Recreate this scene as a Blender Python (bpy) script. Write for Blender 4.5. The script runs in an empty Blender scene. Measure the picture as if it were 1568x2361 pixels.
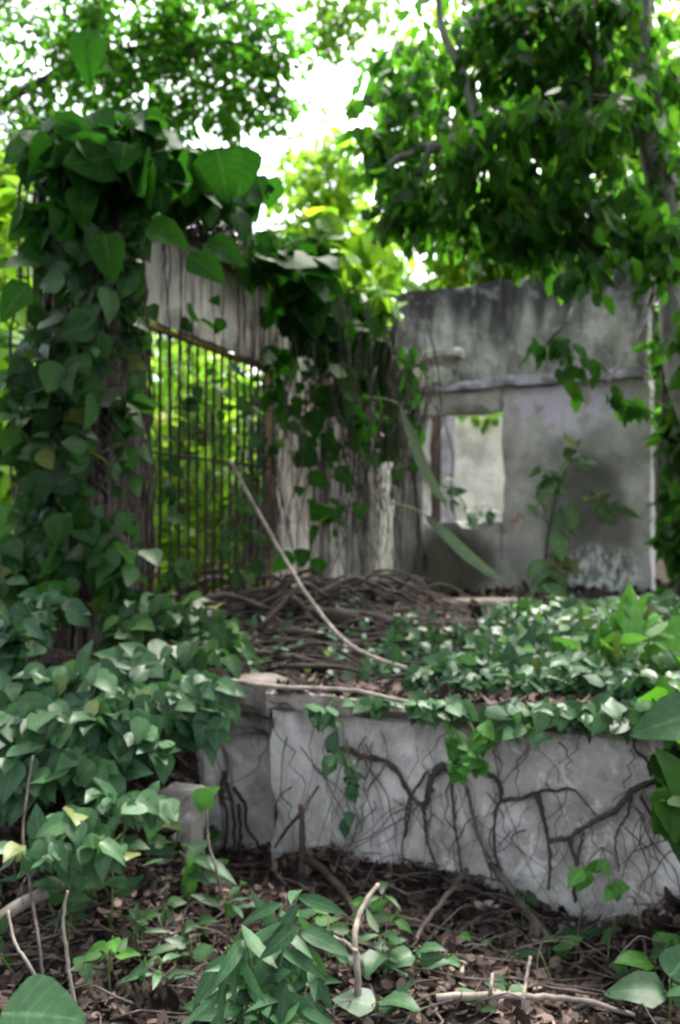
import bpy, math, random
import numpy as np
from mathutils import Vector
R = math.radians
RNG = np.random.default_rng(7)
random.seed(7)
C = bpy.context.scene.collection
scn = bpy.context.scene
# ------------------------------------------------------------------ camera, sky, sun, exposure
cd = bpy.data.cameras.new('camera'); cam = bpy.data.objects.new('camera', cd); C.objects.link(cam)
cam.location = (0, 0, 1.6); cam.rotation_euler = (R(90.6), 0, 0)
cd.sensor_fit = 'VERTICAL'; cd.sensor_height = 24; cd.lens = 22.36
cd.clip_start = 0.05; cd.clip_end = 400
cd.dof.use_dof = True; cd.dof.focus_distance = 1.95; cd.dof.aperture_fstop = 1.95
scn.camera = cam
world = bpy.data.worlds.new('World'); scn.world = world; world.use_nodes = True
wn = world.node_tree; wn.nodes.clear()
sky = wn.nodes.new('ShaderNodeTexSky'); sky.sky_type = 'NISHITA'; sky.sun_disc = False
SUN_EL, SUN_AZ = 58, 20          # azimuth from +Y towards +X
sky.sun_elevation = R(SUN_EL); sky.sun_rotation = R(SUN_AZ)
sky.air_density = 1.0; sky.dust_density = 4.0; sky.ozone_density = 1.0
bg = wn.nodes.new('ShaderNodeBackground'); bg.inputs[1].default_value = 0.15
wo = wn.nodes.new('ShaderNodeOutputWorld')
hs = wn.nodes.new('ShaderNodeHueSaturation'); hs.inputs['Saturation'].default_value = .35
wn.links.new(sky.outputs[0], hs.inputs['Color']); wn.links.new(hs.outputs[0], bg.inputs[0]); wn.links.new(bg.outputs[0], wo.inputs[0])
sl = bpy.data.lights.new('sun', 'SUN'); sun = bpy.data.objects.new('sun', sl); C.objects.link(sun)
sl.energy = 2.8; sl.angle = R(28); sl.color = (1.0, .95, .85)
sd = Vector((math.sin(R(SUN_AZ))*math.cos(R(SUN_EL)), math.cos(R(SUN_AZ))*math.cos(R(SUN_EL)), math.sin(R(SUN_EL))))
sun.rotation_euler = sd.to_track_quat('Z', 'Y').to_euler(); sun.location = (0, 0, 30)
scn.view_settings.view_transform = 'Standard'; scn.view_settings.look = 'None'
scn.view_settings.exposure = 2.5; scn.view_settings.gamma = 1.0
scn.cycles.use_denoising = True
scn.cycles.max_bounces = 8; scn.cycles.transmission_bounces = 6; scn.cycles.diffuse_bounces = 5
scn.cycles.sample_clamp_indirect = 6

FOC = 2200.0
def at(u, v, d):                   # a sight line of the photograph taken to a distance d
    return Vector(((u-784)/FOC*d, d, 1.6+(1203-v)/FOC*d))

# ------------------------------------------------------------------ bookkeeping helpers
def tag(o, label=None, cat=None, group=None, kind=None):
    if label: o['label'] = label
    if cat: o['category'] = cat
    if group: o['group'] = group
    if kind: o['kind'] = kind
    return o
def empty(name, loc, label, cat, group=None):
    o = bpy.data.objects.new(name, None); C.objects.link(o); o.location = loc
    o.empty_display_size = .1
    return tag(o, label, cat, group)
def mesh_obj(name, V, loops, counts, mat, parent=None, smooth=True, attr=None):
    V = np.asarray(V, dtype=np.float32)
    if parent is not None:
        V = V - np.array(parent_loc(parent), dtype=np.float32)
    me = bpy.data.meshes.new(name)
    counts = np.asarray(counts, dtype=np.int32); loops = np.asarray(loops, dtype=np.int32)
    me.vertices.add(len(V)); me.vertices.foreach_set('co', V.ravel())
    me.loops.add(len(loops)); me.loops.foreach_set('vertex_index', loops)
    me.polygons.add(len(counts))
    st = np.concatenate([[0], np.cumsum(counts)[:-1]]).astype(np.int32)
    me.polygons.foreach_set('loop_start', st)
    me.polygons.foreach_set('use_smooth', np.full(len(counts), smooth))
    if attr is not None:
        a = me.attributes.new('leafco', 'FLOAT_VECTOR', 'POINT')
        a.data.foreach_set('vector', np.asarray(attr, dtype=np.float32).ravel())
    me.update(calc_edges=True); me.validate()
    me.materials.append(mat)
    o = bpy.data.objects.new(name, me); C.objects.link(o)
    if parent is not None: o.parent = parent
    return o
def parent_loc(p):
    l = Vector(p.location)
    while p.parent is not None:
        p = p.parent; l = l + Vector(p.location)
    return l

class MB:                           # collects tubes, boxes and sheets for one mesh
    def __init__(s): s.V = []; s.L = []; s.N = []; s.A = []; s.n = 0
    def add(s, V, F, attr=None):
        V = np.asarray(V, float)
        s.V.append(V)
        for f in F: s.L.extend([i+s.n for i in f]); s.N.append(len(f))
        s.A.append(np.zeros((len(V), 3)) if attr is None else attr)
        s.n += len(V)
    def addq(s, V, L, N, attr):     # vectorised variant
        s.V.append(V); s.L.extend((L+s.n).tolist()); s.N.extend(N.tolist()); s.A.append(attr); s.n += len(V)
    def box(s, c, sx, sy, sz, rz=0, jit=0):
        c = np.array(c, float); cs, sn = math.cos(rz), math.sin(rz)
        P = []
        for i in (-.5, .5):
            for j in (-.5, .5):
                for k in (-.5, .5):
                    x, y, z = i*sx, j*sy, k*sz
                    P.append([c[0]+x*cs-y*sn, c[1]+x*sn+y*cs, c[2]+z])
        P = np.array(P)+RNG.normal(0, jit, (8, 3)) if jit else np.array(P)
        s.add(P, [(0, 1, 3, 2), (4, 6, 7, 5), (0, 4, 5, 1), (2, 3, 7, 6), (0, 2, 6, 4), (1, 5, 7, 3)])
    def tube(s, pts, r0, r1=None, sides=6, knob=0.0):
        pts = np.array([list(p) for p in pts], float); n = len(pts)
        r1 = r0 if r1 is None else r1
        if np.ndim(r0) > 0: rad = np.array(r0, float)
        else: rad = np.linspace(r0, r1, n)
        if knob: rad = rad*(1+RNG.uniform(-knob, knob, n))
        T = np.gradient(pts, axis=0); T /= (np.linalg.norm(T, axis=1, keepdims=True)+1e-9)
        ref = np.array([0.3, 1, .1]) if abs(T[:, 2]).mean() > .6 else np.array([0, 0.2, 1.])
        A = np.cross(T, ref); A /= (np.linalg.norm(A, axis=1, keepdims=True)+1e-9)
        B = np.cross(T, A)
        th = np.linspace(0, 2*math.pi, sides, endpoint=False)
        ring = A[:, None, :]*np.cos(th)[None, :, None]+B[:, None, :]*np.sin(th)[None, :, None]
        V = (pts[:, None, :]+ring*rad[:, None, None]).reshape(-1, 3)
        F = []
        for i in range(n-1):
            for j in range(sides):
                k = (j+1) % sides
                F.append((i*sides+j, i*sides+k, (i+1)*sides+k, (i+1)*sides+j))
        F.append(tuple(range(sides-1, -1, -1))); F.append(tuple((n-1)*sides+j for j in range(sides)))
        s.add(V, F)
    def build(s, name, mat, parent=None, smooth=True, attr=False):
        return mesh_obj(name, np.concatenate(s.V), s.L, s.N, mat, parent, smooth, np.concatenate(s.A) if attr else None)

def curve(pts, n=10, wob=0.0):      # Catmull-Rom through the points
    P = [np.array(list(p), float) for p in pts]
    if len(P) == 2: P = [P[0], (P[0]+P[1])/2, P[1]]
    P = [2*P[0]-P[1]]+P+[2*P[-1]-P[-2]]
    out = []
    for i in range(1, len(P)-2):
        for k in range(n):
            t = k/n
            a, b, c, d = P[i-1], P[i], P[i+1], P[i+2]
            out.append(.5*((2*b)+(-a+c)*t+(2*a-5*b+4*c-d)*t*t+(-a+3*b-3*c+d)*t**3))
    out.append(P[-2]); out = np.array(out)
    if wob:
        w = RNG.normal(0, wob, out.shape); w[0] = 0; w[-1] = 0
        out = out+w
    return out

# ------------------------------------------------------------------ materials
def newmat(name):
    m = bpy.data.materials.new(name); m.use_nodes = True
    nt = m.node_tree; nt.nodes.clear()
    return m, nt
class N:
    def __init__(s, nt): s.nt = nt
    def node(s, t, **k):
        n = s.nt.nodes.new(t)
        for a, b in k.items(): setattr(n, a, b)
        return n
    def link(s, a, b): s.nt.links.new(a, b)
    def ramp(s, fac, stops, interp='LINEAR'):
        r = s.node('ShaderNodeValToRGB'); e = r.color_ramp.elements; r.color_ramp.interpolation = interp
        while len(e) < len(stops): e.new(.5)
        for i, (p, c) in enumerate(stops):
            e[i].position = p; e[i].color = (*c, 1) if len(c) == 3 else c
        s.link(fac, r.inputs[0]); return r.outputs[0]
    def noise(s, vec, scale, detail=4, rough=.55, mul=None, dist=0):
        if mul is not None:
            m = s.node('ShaderNodeMapping'); m.inputs['Scale'].default_value = mul; s.link(vec, m.inputs[0]); vec = m.outputs[0]
        n = s.node('ShaderNodeTexNoise'); n.inputs['Scale'].default_value = scale
        n.inputs['Detail'].default_value = detail; n.inputs['Roughness'].default_value = rough
        n.inputs['Distortion'].default_value = dist
        s.link(vec, n.inputs['Vector']); return n.outputs['Fac']
    def mix(s, fac, a, b, mode='MIX'):
        m = s.node('ShaderNodeMix', data_type='RGBA', blend_type=mode)
        for sock, v in ((m.inputs[0], fac), (m.inputs[6], a), (m.inputs[7], b)):
            if isinstance(v, (int, float)): sock.default_value = v
            elif isinstance(v, tuple): sock.default_value = (*v, 1)
            else: s.link(v, sock)
        return m.outputs[2]
    def math(s, op, a, b=None):
        m = s.node('ShaderNodeMath', operation=op)
        for i, v in enumerate((a, b)):
            if v is None: continue
            if isinstance(v, (int, float)): m.inputs[i].default_value = v
            else: s.link(v, m.inputs[i])
        return m.outputs[0]
    def rng(s, v, a, b, c=0, d=1):
        m = s.node('ShaderNodeMapRange'); m.interpolation_type = 'SMOOTHSTEP'
        s.link(v, m.inputs[0])
        for i, x in enumerate((a, b, c, d)): m.inputs[i+1].default_value = x
        return m.outputs[0]
    def out(s, sh):
        o = s.node('ShaderNodeOutputMaterial'); s.link(sh, o.inputs[0])
    def principled(s, col, rough=.8, bump=None, strength=.5, dist=.02, spec=.12):
        p = s.node('ShaderNodeBsdfPrincipled')
        if isinstance(col, tuple): p.inputs['Base Color'].default_value = (*col, 1)
        else: s.link(col, p.inputs['Base Color'])
        if isinstance(rough, (int, float)): p.inputs['Roughness'].default_value = rough
        else: s.link(rough, p.inputs['Roughness'])
        p.inputs['Specular IOR Level'].default_value = spec
        if bump is not None:
            b = s.node('ShaderNodeBump'); b.inputs['Strength'].default_value = strength; b.inputs['Distance'].default_value = dist
            s.link(bump, b.inputs['Height']); s.link(b.outputs[0], p.inputs['Normal'])
        return p.outputs[0]

def leaf_mat(name, lo, hi, trans, tfac=.4, rough=.35, rib=.25, yellow=None, spec=.5):
    m, nt = newmat(name); n = N(nt)
    a = n.node('ShaderNodeAttribute', attribute_name='leafco')
    sp = n.node('ShaderNodeSeparateXYZ'); n.link(a.outputs['Vector'], sp.inputs[0])
    lat, lon, rnd = sp.outputs
    mid = tuple((x+y)/2 for x, y in zip(lo, hi))
    stops = [(0, lo), (.5, mid), (.93, hi)]
    stops += [(.965, hi), (.975, yellow or (hi[0]*1.7+.02, hi[1]*.95+.01, hi[2]*.7))]
    col = n.ramp(rnd, stops)
    al = n.math('ABSOLUTE', lat)
    ribm = n.rng(al, .0, .12, rib, 0)
    # side veins
    wv = n.math('SINE', n.math('ADD', n.math('MULTIPLY', lon, 34), n.math('MULTIPLY', al, -9)))
    vein = n.math('MULTIPLY', n.rng(wv, .7, 1, 0, 1), rib*.35)
    ribm = n.math('ADD', ribm, vein)
    col = n.mix(ribm, col, tuple(min(1, x*2.6+.02) for x in hi))
    tc = n.node('ShaderNodeTexCoord')
    bl = n.noise(tc.outputs['Object'], 25, 2)
    col = n.mix(n.rng(bl, .35, .7, 0, .35), col, tuple(x*.55 for x in lo))
    p = n.principled(col, rough, spec=spec)
    tr = n.node('ShaderNodeBsdfTranslucent')
    tcol = n.mix(.45, n.mix(n.rng(rnd, 0, 1), tuple(x*.6 for x in trans), trans), col)
    n.link(tcol, tr.inputs[0])
    ms = n.node('ShaderNodeMixShader'); ms.inputs[0].default_value = tfac
    n.link(p, ms.inputs[1]); n.link(tr.outputs[0], ms.inputs[2])
    n.out(ms.outputs[0]); return m

M = {}
M['ivy'] = leaf_mat('leaf_ivy', (.012, .042, .017), (.055, .125, .05), (.09, .26, .04), .2, .42, .2, spec=.2)
M['ivy_dark'] = leaf_mat('leaf_ivy_dark', (.008, .028, .009), (.035, .085, .022), (.07, .24, .02), .25, .45, .2, spec=.15)
M['ivy_young'] = leaf_mat('leaf_young', (.035, .12, .02), (.08, .21, .035), (.16, .45, .04), .28, .5, .25, spec=.15)
M['pothos'] = leaf_mat('leaf_pothos', (.008, .035, .007), (.025, .085, .01), (.05, .26, .008), .32, .55, .3, yellow=(.2, .28, .03), spec=.04)
M['pothos_bright'] = leaf_mat('leaf_pothos_pale', (.04, .15, .01), (.12, .24, .015), (.3, .6, .02), .5, .42, .3, yellow=(.45, .42, .03), spec=.1)
M['canopy_dark'] = leaf_mat('leaf_tree', (.009, .034, .007), (.038, .1, .014), (.14, .5, .02), .5, .5, .12, spec=.1)
M['canopy_left'] = leaf_mat('leaf_tree_thin', (.015, .055, .006), (.06, .16, .015), (.18, .6, .03), .62, .6, .1, spec=.05)
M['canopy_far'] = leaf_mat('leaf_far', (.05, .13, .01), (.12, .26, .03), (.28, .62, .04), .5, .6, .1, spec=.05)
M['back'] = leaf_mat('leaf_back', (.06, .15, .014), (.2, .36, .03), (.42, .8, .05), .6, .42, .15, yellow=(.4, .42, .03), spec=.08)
M['lance'] = leaf_mat('leaf_lance', (.016, .052, .022), (.04, .105, .04), (.08, .24, .04), .2, .48, .3, spec=.18)
M['sapling'] = leaf_mat('leaf_sapling', (.02, .06, .02), (.13, .24, .09), (.18, .4, .08), .25, .4, .3, spec=.3)
M['sword'] = leaf_mat('leaf_sword', (.05, .075, .05), (.07, .1, .065), (.12, .2, .08), .2, .5, .3)

def litter_mat():
    m, nt = newmat('dry_leaf'); n = N(nt)
    a = n.node('ShaderNodeAttribute', attribute_name='leafco')
    sp = n.node('ShaderNodeSeparateXYZ'); n.link(a.outputs['Vector'], sp.inputs[0])
    col = n.ramp(sp.outputs[2], [(0, (.01, .008, .007)), (.35, (.035, .025, .02)), (.65, (.085, .058, .048)), (.88, (.18, .125, .105)), (.97, (.3, .23, .18))])
    n.out(n.principled(col, .7)); return m
M['litter'] = litter_mat()

def soil_mat():
    m, nt = newmat('forest_soil'); n = N(nt)
    tc = n.node('ShaderNodeTexCoord').outputs['Object']
    a = n.noise(tc, 3, 6); b = n.noise(tc, 28, 6, .7)
    col = n.ramp(a, [(.3, (.012, .009, .008)), (.7, (.035, .026, .022))])
    col = n.mix(n.rng(b, .5, .75), col, (.12, .085, .07))
    n.out(n.principled(col, .95, b, 1, .04)); return m
M['soil'] = soil_mat()

def bark_mat(name, c0, c1, sc=18, stretch=(1, 1, .25)):
    m, nt = newmat(name); n = N(nt)
    tc = n.node('ShaderNodeTexCoord').outputs['Object']
    a = n.noise(tc, sc, 5, .6, mul=stretch); b = n.noise(tc, 4, 3)
    col = n.ramp(a, [(.3, c0), (.7, c1)])
    col = n.mix(n.rng(b, .45, .7, 0, .5), col, tuple(x*.5+.01 for x in c0))
    n.out(n.principled(col, .85, a, .7, .01)); return m
M['root'] = bark_mat('root_bark', (.03, .024, .021), (.12, .1, .088))
M['root_dark'] = bark_mat('root_bark_dark', (.02, .016, .014), (.075, .058, .05))
M['stem_pale'] = bark_mat('dry_stem', (.12, .1, .085), (.3, .26, .22))
M['stem_green'] = bark_mat('green_stem', (.07, .1, .03), (.14, .2, .07))
M['bark'] = bark_mat('tree_bark', (.12, .11, .1), (.4, .38, .35), 14)
M['bark_dark'] = bark_mat('tree_bark_dark', (.04, .03, .025), (.14, .11, .09), 9)
M['rust'] = bark_mat('rusty_iron', (.015, .01, .009), (.05, .03, .022), 30, (1, 1, 1))
M['log'] = bark_mat('dead_log', (.018, .014, .012), (.075, .058, .05), 12, (.3, 1, 1))

def concrete(name, base, dark, streak=.6, moss=0.0, moss_z=(1, 1.6), top_z=None, lichen=0, pink=0, seed=0, extra=None, stretch=.35):
    m, nt = newmat(name); n = N(nt)
    tc0 = n.node('ShaderNodeNewGeometry').outputs['Position']
    mp = n.node('ShaderNodeMapping'); mp.inputs['Location'].default_value = (seed*3.1, seed*1.7, seed)
    n.link(tc0, mp.inputs[0]); tc = mp.outputs[0]
    sp = n.node('ShaderNodeSeparateXYZ'); n.link(tc0, sp.inputs[0]); z = sp.outputs[2]
    a = n.noise(tc, 2.2, 6, .6); f = n.noise(tc, 34, 5, .7); s = n.noise(tc, 3.6, 6, .7, mul=(1, 1, stretch))
    col = n.ramp(a, [(.36, tuple(x*.55 for x in base)), (.5, tuple(x*.9 for x in base)), (.64, tuple(x*1.15 for x in base))])
    col = n.mix(n.rng(s, .44, .62, 0, streak), col, dark)
    col = n.mix(n.rng(f, .52, .68, 0, .5), col, tuple(x*.5 for x in base))
    if top_z:                                  # black algae running down from the top of the wall
        ed = n.math('ADD', z, n.math('MULTIPLY', n.math('SUBTRACT', n.noise(tc, 3.2, 5, .65, mul=(1, 1, .22)), .5), top_z[2]))
        col = n.mix(n.rng(ed, top_z[0], top_z[1], 0, .93), col, (.025, .025, .024))
    if lichen:
        l = n.noise(tc, 7, 6, .65)
        col = n.mix(n.rng(l, .54, .62, 0, lichen), col, (.52, .52, .5))
    if pink:
        l = n.noise(tc, 2.4, 4, .5)
        col = n.mix(n.rng(l, .52, .64, 0, pink), col, (.5, .46, .55))
    if moss:
        g = n.noise(tc, 4.5, 6, .65)
        e = n.math('ADD', z, n.math('MULTIPLY', n.math('SUBTRACT', g, .5), 1.3))
        col = n.mix(n.rng(e, moss_z[1], moss_z[0], 0, moss), col, (.06, .075, .03))
    if extra: col = extra(n, tc0, col)
    h = n.math('ADD', n.math('MULTIPLY', f, .5), n.noise(tc, 9, 5))
    n.out(n.principled(col, .9, h, .6, .02)); return m

# ------------------------------------------------------------------ leaves
def template(kind):
    if kind == 'small':   t = [0, .3, .68, 1]; w = [.05, .27, .21, .0]; lat = [-1, 0, 1]
    elif kind == 'tiny':  t = [0, .45, 1]; w = [.04, .3, .0]; lat = [-1, 0, 1]
    elif kind == 'heart': t = [-.10, .04, .2, .42, .68, .88, 1]; w = [.2, .4, .46, .42, .27, .12, 0]; lat = [-1, -.5, 0, .5, 1]
    elif kind == 'ivy':   t = [-.04, .08, .26, .5, .78, 1]; w = [.12, .3, .38, .32, .15, 0]; lat = [-1, -.5, 0, .5, 1]
    elif kind == 'lance': t = [0, .15, .35, .6, .82, 1]; w = [.03, .1, .15, .13, .07, 0]; lat = [-1, 0, 1]
    elif kind == 'sword': t = [0, .1, .3, .55, .8, .93, 1]; w = [.04, .08, .12, .125, .1, .05, 0]; lat = [-1, -.5, 0, .5, 1]
    elif kind == 'blade': t = [0, .2, .5, .8, 1]; w = [.03, .045, .04, .025, 0]; lat = [-1, 0, 1]
    elif kind == 'litter': t = [0, .2, .5, .8, 1]; w = [.1, .27, .33, .24, .08]; lat = [-1, 0, 1]
    t = np.array(t); w = np.array(w); lat = np.array(lat, float)
    nt_, nl = len(t), len(lat)
    droop = {'small': .22, 'tiny': .2, 'heart': .3, 'ivy': .22, 'lance': .35, 'sword': .3, 'blade': .5, 'litter': -.3}[kind]
    fold = {'small': .18, 'tiny': .2, 'heart': .12, 'ivy': .16, 'lance': .25, 'sword': .22, 'blade': .3, 'litter': -.35}[kind]
    V = []; A = []
    for i in range(nt_):
        for l in lat:
            y = t[i]+(.06*abs(l) if kind == 'heart' and i < 2 else 0)
            z = -droop*t[i]**2+fold*abs(l*w[i])+(.03*math.sin(i*2.3)*abs(l) if nl == 5 else 0)
            V.append((l*w[i], y, z)); A.append((l, max(t[i], 0), 0))
    F = [(i*nl+j, i*nl+j+1, (i+1)*nl+j+1, (i+1)*nl+j) for i in range(nt_-1) for j in range(nl-1)]
    return np.array(V), np.array(A), np.array(F)
TPL = {k: template(k) for k in ('small', 'tiny', 'heart', 'ivy', 'lance', 'sword', 'blade', 'litter')}
def unit(v): return v/(np.linalg.norm(v, axis=-1, keepdims=True)+1e-9)
def leaf_arrays(kind, pos, dirv, nrm, size, rnd=None, bend=.5, wide=1):
    V, A, F = TPL[kind]
    pos = np.asarray(pos, float).reshape(-1, 3); n = len(pos)
    Y = unit(np.asarray(dirv, float).reshape(-1, 3)); Z = np.asarray(nrm, float).reshape(-1, 3)
    X = unit(np.cross(Y, Z)); Z = np.cross(X, Y)
    size = np.broadcast_to(np.asarray(size, float), (n,))
    wz = RNG.uniform(1-bend, 1+bend, n)*RNG.choice([1, 1, 1, -.4], n)
    wx = RNG.uniform(.78, 1.15, n)*wide
    P = pos[:, None]+size[:, None, None]*(X[:, None]*(V[None, :, 0:1]*wx[:, None, None])+Y[:, None]*V[None, :, 1:2]+Z[:, None]*(V[None, :, 2:3]*wz[:, None, None]))
    at_ = np.broadcast_to(A[None], (n,)+A.shape).copy()
    at_[:, :, 2] = (RNG.uniform(0, 1, n) if rnd is None else np.broadcast_to(rnd, (n,)))[:, None]
    L = (F[None]+(np.arange(n)*len(V))[:, None, None]).reshape(-1)
    return P.reshape(-1, 3), L, np.full(n*len(F), F.shape[1]), at_.reshape(-1, 3)
def leaves(mb, *a, **k):
    mb.addq(*leaf_arrays(*a, **k))
def rv(n, s=1.0): return RNG.normal(0, s, (n, 3))

def crown(blobs, kind, size, per, spread, droop=.5, twigs=None, limb=None, twr=.006):
    """clumps of leaves on short drooping twigs, inside ellipsoids given as (u, v, d, ru_px, rv_px, rd_m, clumps)"""
    mb = MB(); cs = []
    for (u, v, d, ru, rv_, rd, cnt) in blobs:
        q = unit(rv(cnt))*RNG.uniform(.15, 1, (cnt, 1))**(1/2.2)
        dd = d+q[:, 1]*rd
        c = np.stack([(u+q[:, 0]*ru-784)/FOC*dd, dd, 1.6+(1203-v+q[:, 2]*rv_)/FOC*dd], 1)
        cs.append(c)
    c = np.concatenate(cs); m = len(c)
    ax = unit(rv(m)*np.array([1, 1, .35])+np.array([0, 0, -droop*.6]))
    k = per
    t = np.tile(np.linspace(0, 1, k), (m, 1))+RNG.uniform(-.1, .1, (m, k))
    pos = c[:, None]+ax[:, None]*(t[..., None]*spread)+RNG.normal(0, spread*.12, (m, k, 3))
    side = unit(np.cross(ax, RNG.normal(0, .3, (m, 3))+np.array([0, 0, 1])))
    sg = np.where(np.arange(k) % 2 == 0, 1, -1)[None, :, None]
    D = ax[:, None]*.6+side[:, None]*sg*.8+np.array([0, 0, -droop])+RNG.normal(0, .25, (m, k, 3))
    Nn = np.array([0, -.25, 1.])+RNG.normal(0, .55, (m, k, 3))
    sz = np.repeat(size*RNG.uniform(.7, 1.3, m), k)*RNG.uniform(.75, 1.2, m*k)
    rnd = np.clip(np.repeat(RNG.uniform(.05, .95, m), k)+RNG.normal(0, .15, m*k), 0, 1)
    leaves(mb, kind, pos.reshape(-1, 3), D.reshape(-1, 3), Nn.reshape(-1, 3), sz, rnd)
    if twigs is not None:
        lp = np.array([list(p) for p in limb])
        for i in range(m):
            if RNG.uniform() < twigs:
                j = np.argmin(((lp-c[i])**2).sum(1)); a = lp[j]; e = c[i]+ax[i]*spread
                mid = (a+c[i])/2+np.array([0, 0, .1*np.linalg.norm(a-c[i])])+RNG.normal(0, .05, 3)
                TW.tube(curve([a, mid, c[i], e], 3), twr*1.6, twr*.4, 4)
    return mb
TW = MB()

# ------------------------------------------------------------------ terrain
WX, WY, WS = -.318, 4.4, .358           # corner and run of the retaining wall
def wall_y(x): return WY-WS*(x-WX)
def sstep(a, b, x): t = np.clip((x-a)/(b-a), 0, 1); return t*t*(3-2*t)
def bumps(x, y):
    return (.05*np.sin(2.1*x+.7)*np.cos(1.7*y+.3)+.03*np.sin(5.3*x+1.9*y)+.018*np.sin(11*x-7*y+1)+.012*np.cos(17*y+9*x))
def height(x, y):
    x = np.asarray(x, float); y = np.asarray(y, float)
    b = bumps(x, y)
    low = -.02+b*.8+.10*np.exp(-((x+1.3)**2/.6+(y-3.3)**2/.2))-.10*sstep(-.2, .6, x)*0
    low = low+.10*np.exp(-((y-wall_y(x))**2/.05))*sstep(-.6, 0, x)*(1-sstep(.45, 1.05, x))-.04*sstep(.5, 1.0, x)
    low = low+.40*np.exp(-((x-1.65)**2/.10+(y-3.55)**2/.18))
    low = low+.17*np.exp(-((x+.85)**2/.25+(y-4.0)**2/.15))
    hi = .80+b*.45+.09*np.exp(-((x-2.6)**2/1.2+(y-8.8)**2/.5))+.06*sstep(4.5, 6.5, y)
    hi = hi+.16*np.exp(-((x+.1)**2/.35+(y-6.2)**2/.5))+.14*np.exp(-((x+.25)**2/.5+(y-7.4)**2/.25))
    hi = hi+np.maximum(y-20, 0)*.07+np.maximum(np.abs(x)-9, 0)*.25
    st = sstep(.12, .22, y-wall_y(x)-.17*sstep(-.28, -.36, x))
    bank = sstep(3.55, 5.1, y+.12*np.sin(3*x)+.25*sstep(-.6, -2.2, x))
    k = sstep(-.60, -.74, x)
    s = st*(1-k)+bank*k
    return low*(1-s)+hi*s
def hz(x, y): return float(height(x, y))
def G(u, v, lift=0.0):                  # where a sight line meets the ground
    dx, dz = (u-784)/FOC, (1203-v)/FOC
    d = 2.0
    while d < 40:
        if 1.6+dz*d <= hz(dx*d, d): break
        d += .01
    return Vector((dx*d, d, hz(dx*d, d)+lift))

def axis_vals(segs):
    out = []
    for a, b, s in segs: out += list(np.arange(a, b, s))
    out.append(segs[-1][1]); return np.array(out)
gx = axis_vals([(-60, -12, 4), (-12, -3, .5), (-3, 3.2, .04), (3.2, 12, .5), (12, 60, 4)])
gy = axis_vals([(-40, -2, 3), (-2, 2, .3), (2, 6.5, .035), (6.5, 11, .12), (11, 20, .5), (20, 80, 3)])
X, Y = np.meshgrid(gx, gy)
Z = height(X, Y)+RNG.normal(0, .006, X.shape)*(Y < 11)
nx, ny = len(gx), len(gy)
idx = np.arange(nx*ny).reshape(ny, nx)
Q = np.stack([idx[:-1, :-1], idx[:-1, 1:], idx[1:, 1:], idx[1:, :-1]], -1).reshape(-1, 4)
tag(mesh_obj('ground', np.stack([X, Y, Z], -1).reshape(-1, 3), Q.ravel(), np.full(len(Q), 4), M['soil']), kind='structure')

# ------------------------------------------------------------------ masonry
from mathutils import noise as mnoise
def rough(mb, fn, a0, a1, b0, b1, c0, c1, cell=.09, amp=.012, chip=.03):
    """box in a wall's own (along, off, height) coordinates, faces gridded and worn, corners chipped"""
    n = [max(1, int(round((h-l)/cell))) for l, h in ((a0, a1), (b0, b1), (c0, c1))]
    ax = [np.linspace(l, h, k+1) for (l, h), k in zip(((a0, a1), (b0, b1), (c0, c1)), n)]
    ids = {}; V = []; F = []
    def vid(i, j, k):
        key = (i, j, k)
        if key in ids: return ids[key]
        p = np.array([ax[0][i], ax[1][j], ax[2][k]])
        w = Vector(fn(*p))
        e = [i in (0, n[0]), j in (0, n[1]), k in (0, n[2])]
        nv = mnoise.noise_vector(w*4)*amp+mnoise.noise_vector(w*13)*amp*.5
        d = [0, 0, 0]
        if sum(e) >= 2:
            ch = chip*max(0, .25+mnoise.noise(w*6+Vector((5, 5, 5)))*1.3)
            for q, (lo, hi) in enumerate(((a0, a1), (b0, b1), (c0, c1))):
                if e[q]: d[q] = ch if p[q] == lo else -ch
        w = Vector(fn(p[0]+d[0], p[1]+d[1], p[2]+d[2]))+nv
        ids[key] = len(V); V.append(w); return ids[key]
    for axis in range(3):
        o1, o2 = [q for q in range(3) if q != axis]
        for side in (0, n[axis]):
            for i in range(n[o1]):
                for j in range(n[o2]):
                    f = []
                    for (di, dj) in ((0, 0), (1, 0), (1, 1), (0, 1)):
                        k = [0, 0, 0]; k[axis] = side; k[o1] = i+di; k[o2] = j+dj; f.append(vid(*k))
                    flip = (side == 0) != (axis == 1)
                    F.append(tuple(f[::-1]) if flip else tuple(f))
    mb.add(np.array([list(v) for v in V]), F)
def block(name, mat, parent, fn, *dims, **k):
    mb = MB(); rough(mb, fn, *dims, **k); return mb.build(name, mat, parent, smooth=False)

def A(t, off, z): return (-1.197+.335*t+.942*off, 6+.942*t-.335*off, z)         # barred front, running away
def B(s, off, z): return (.538+.8758*s-.4826*off, 10.2-.4826*s-.8758*off, z)     # cross wall with the window hole
def Wf(s, off, z): return (WX+.9415*s-.337*off, WY-.337*s-.9415*off, z)          # retaining wall
def onplane(fn, u, v, off=0.0):          # point of a wall met by a sight line
    p0 = Vector(fn(0, off, 0)); e = (Vector(fn(1, off, 0))-p0); k = (u-784)/FOC
    s = (k*p0.y-p0.x)/(e.x-k*e.y); p = p0+e*s
    return Vector((p.x, p.y, 1.6+(1203-v)/FOC*p.y))
def s_of(fn, u):
    p0 = Vector(fn(0, 0, 0)); e = (Vector(fn(1, 0, 0))-p0); k = (u-784)/FOC
    return (k*p0.y-p0.x)/(e.x-k*e.y)

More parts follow.
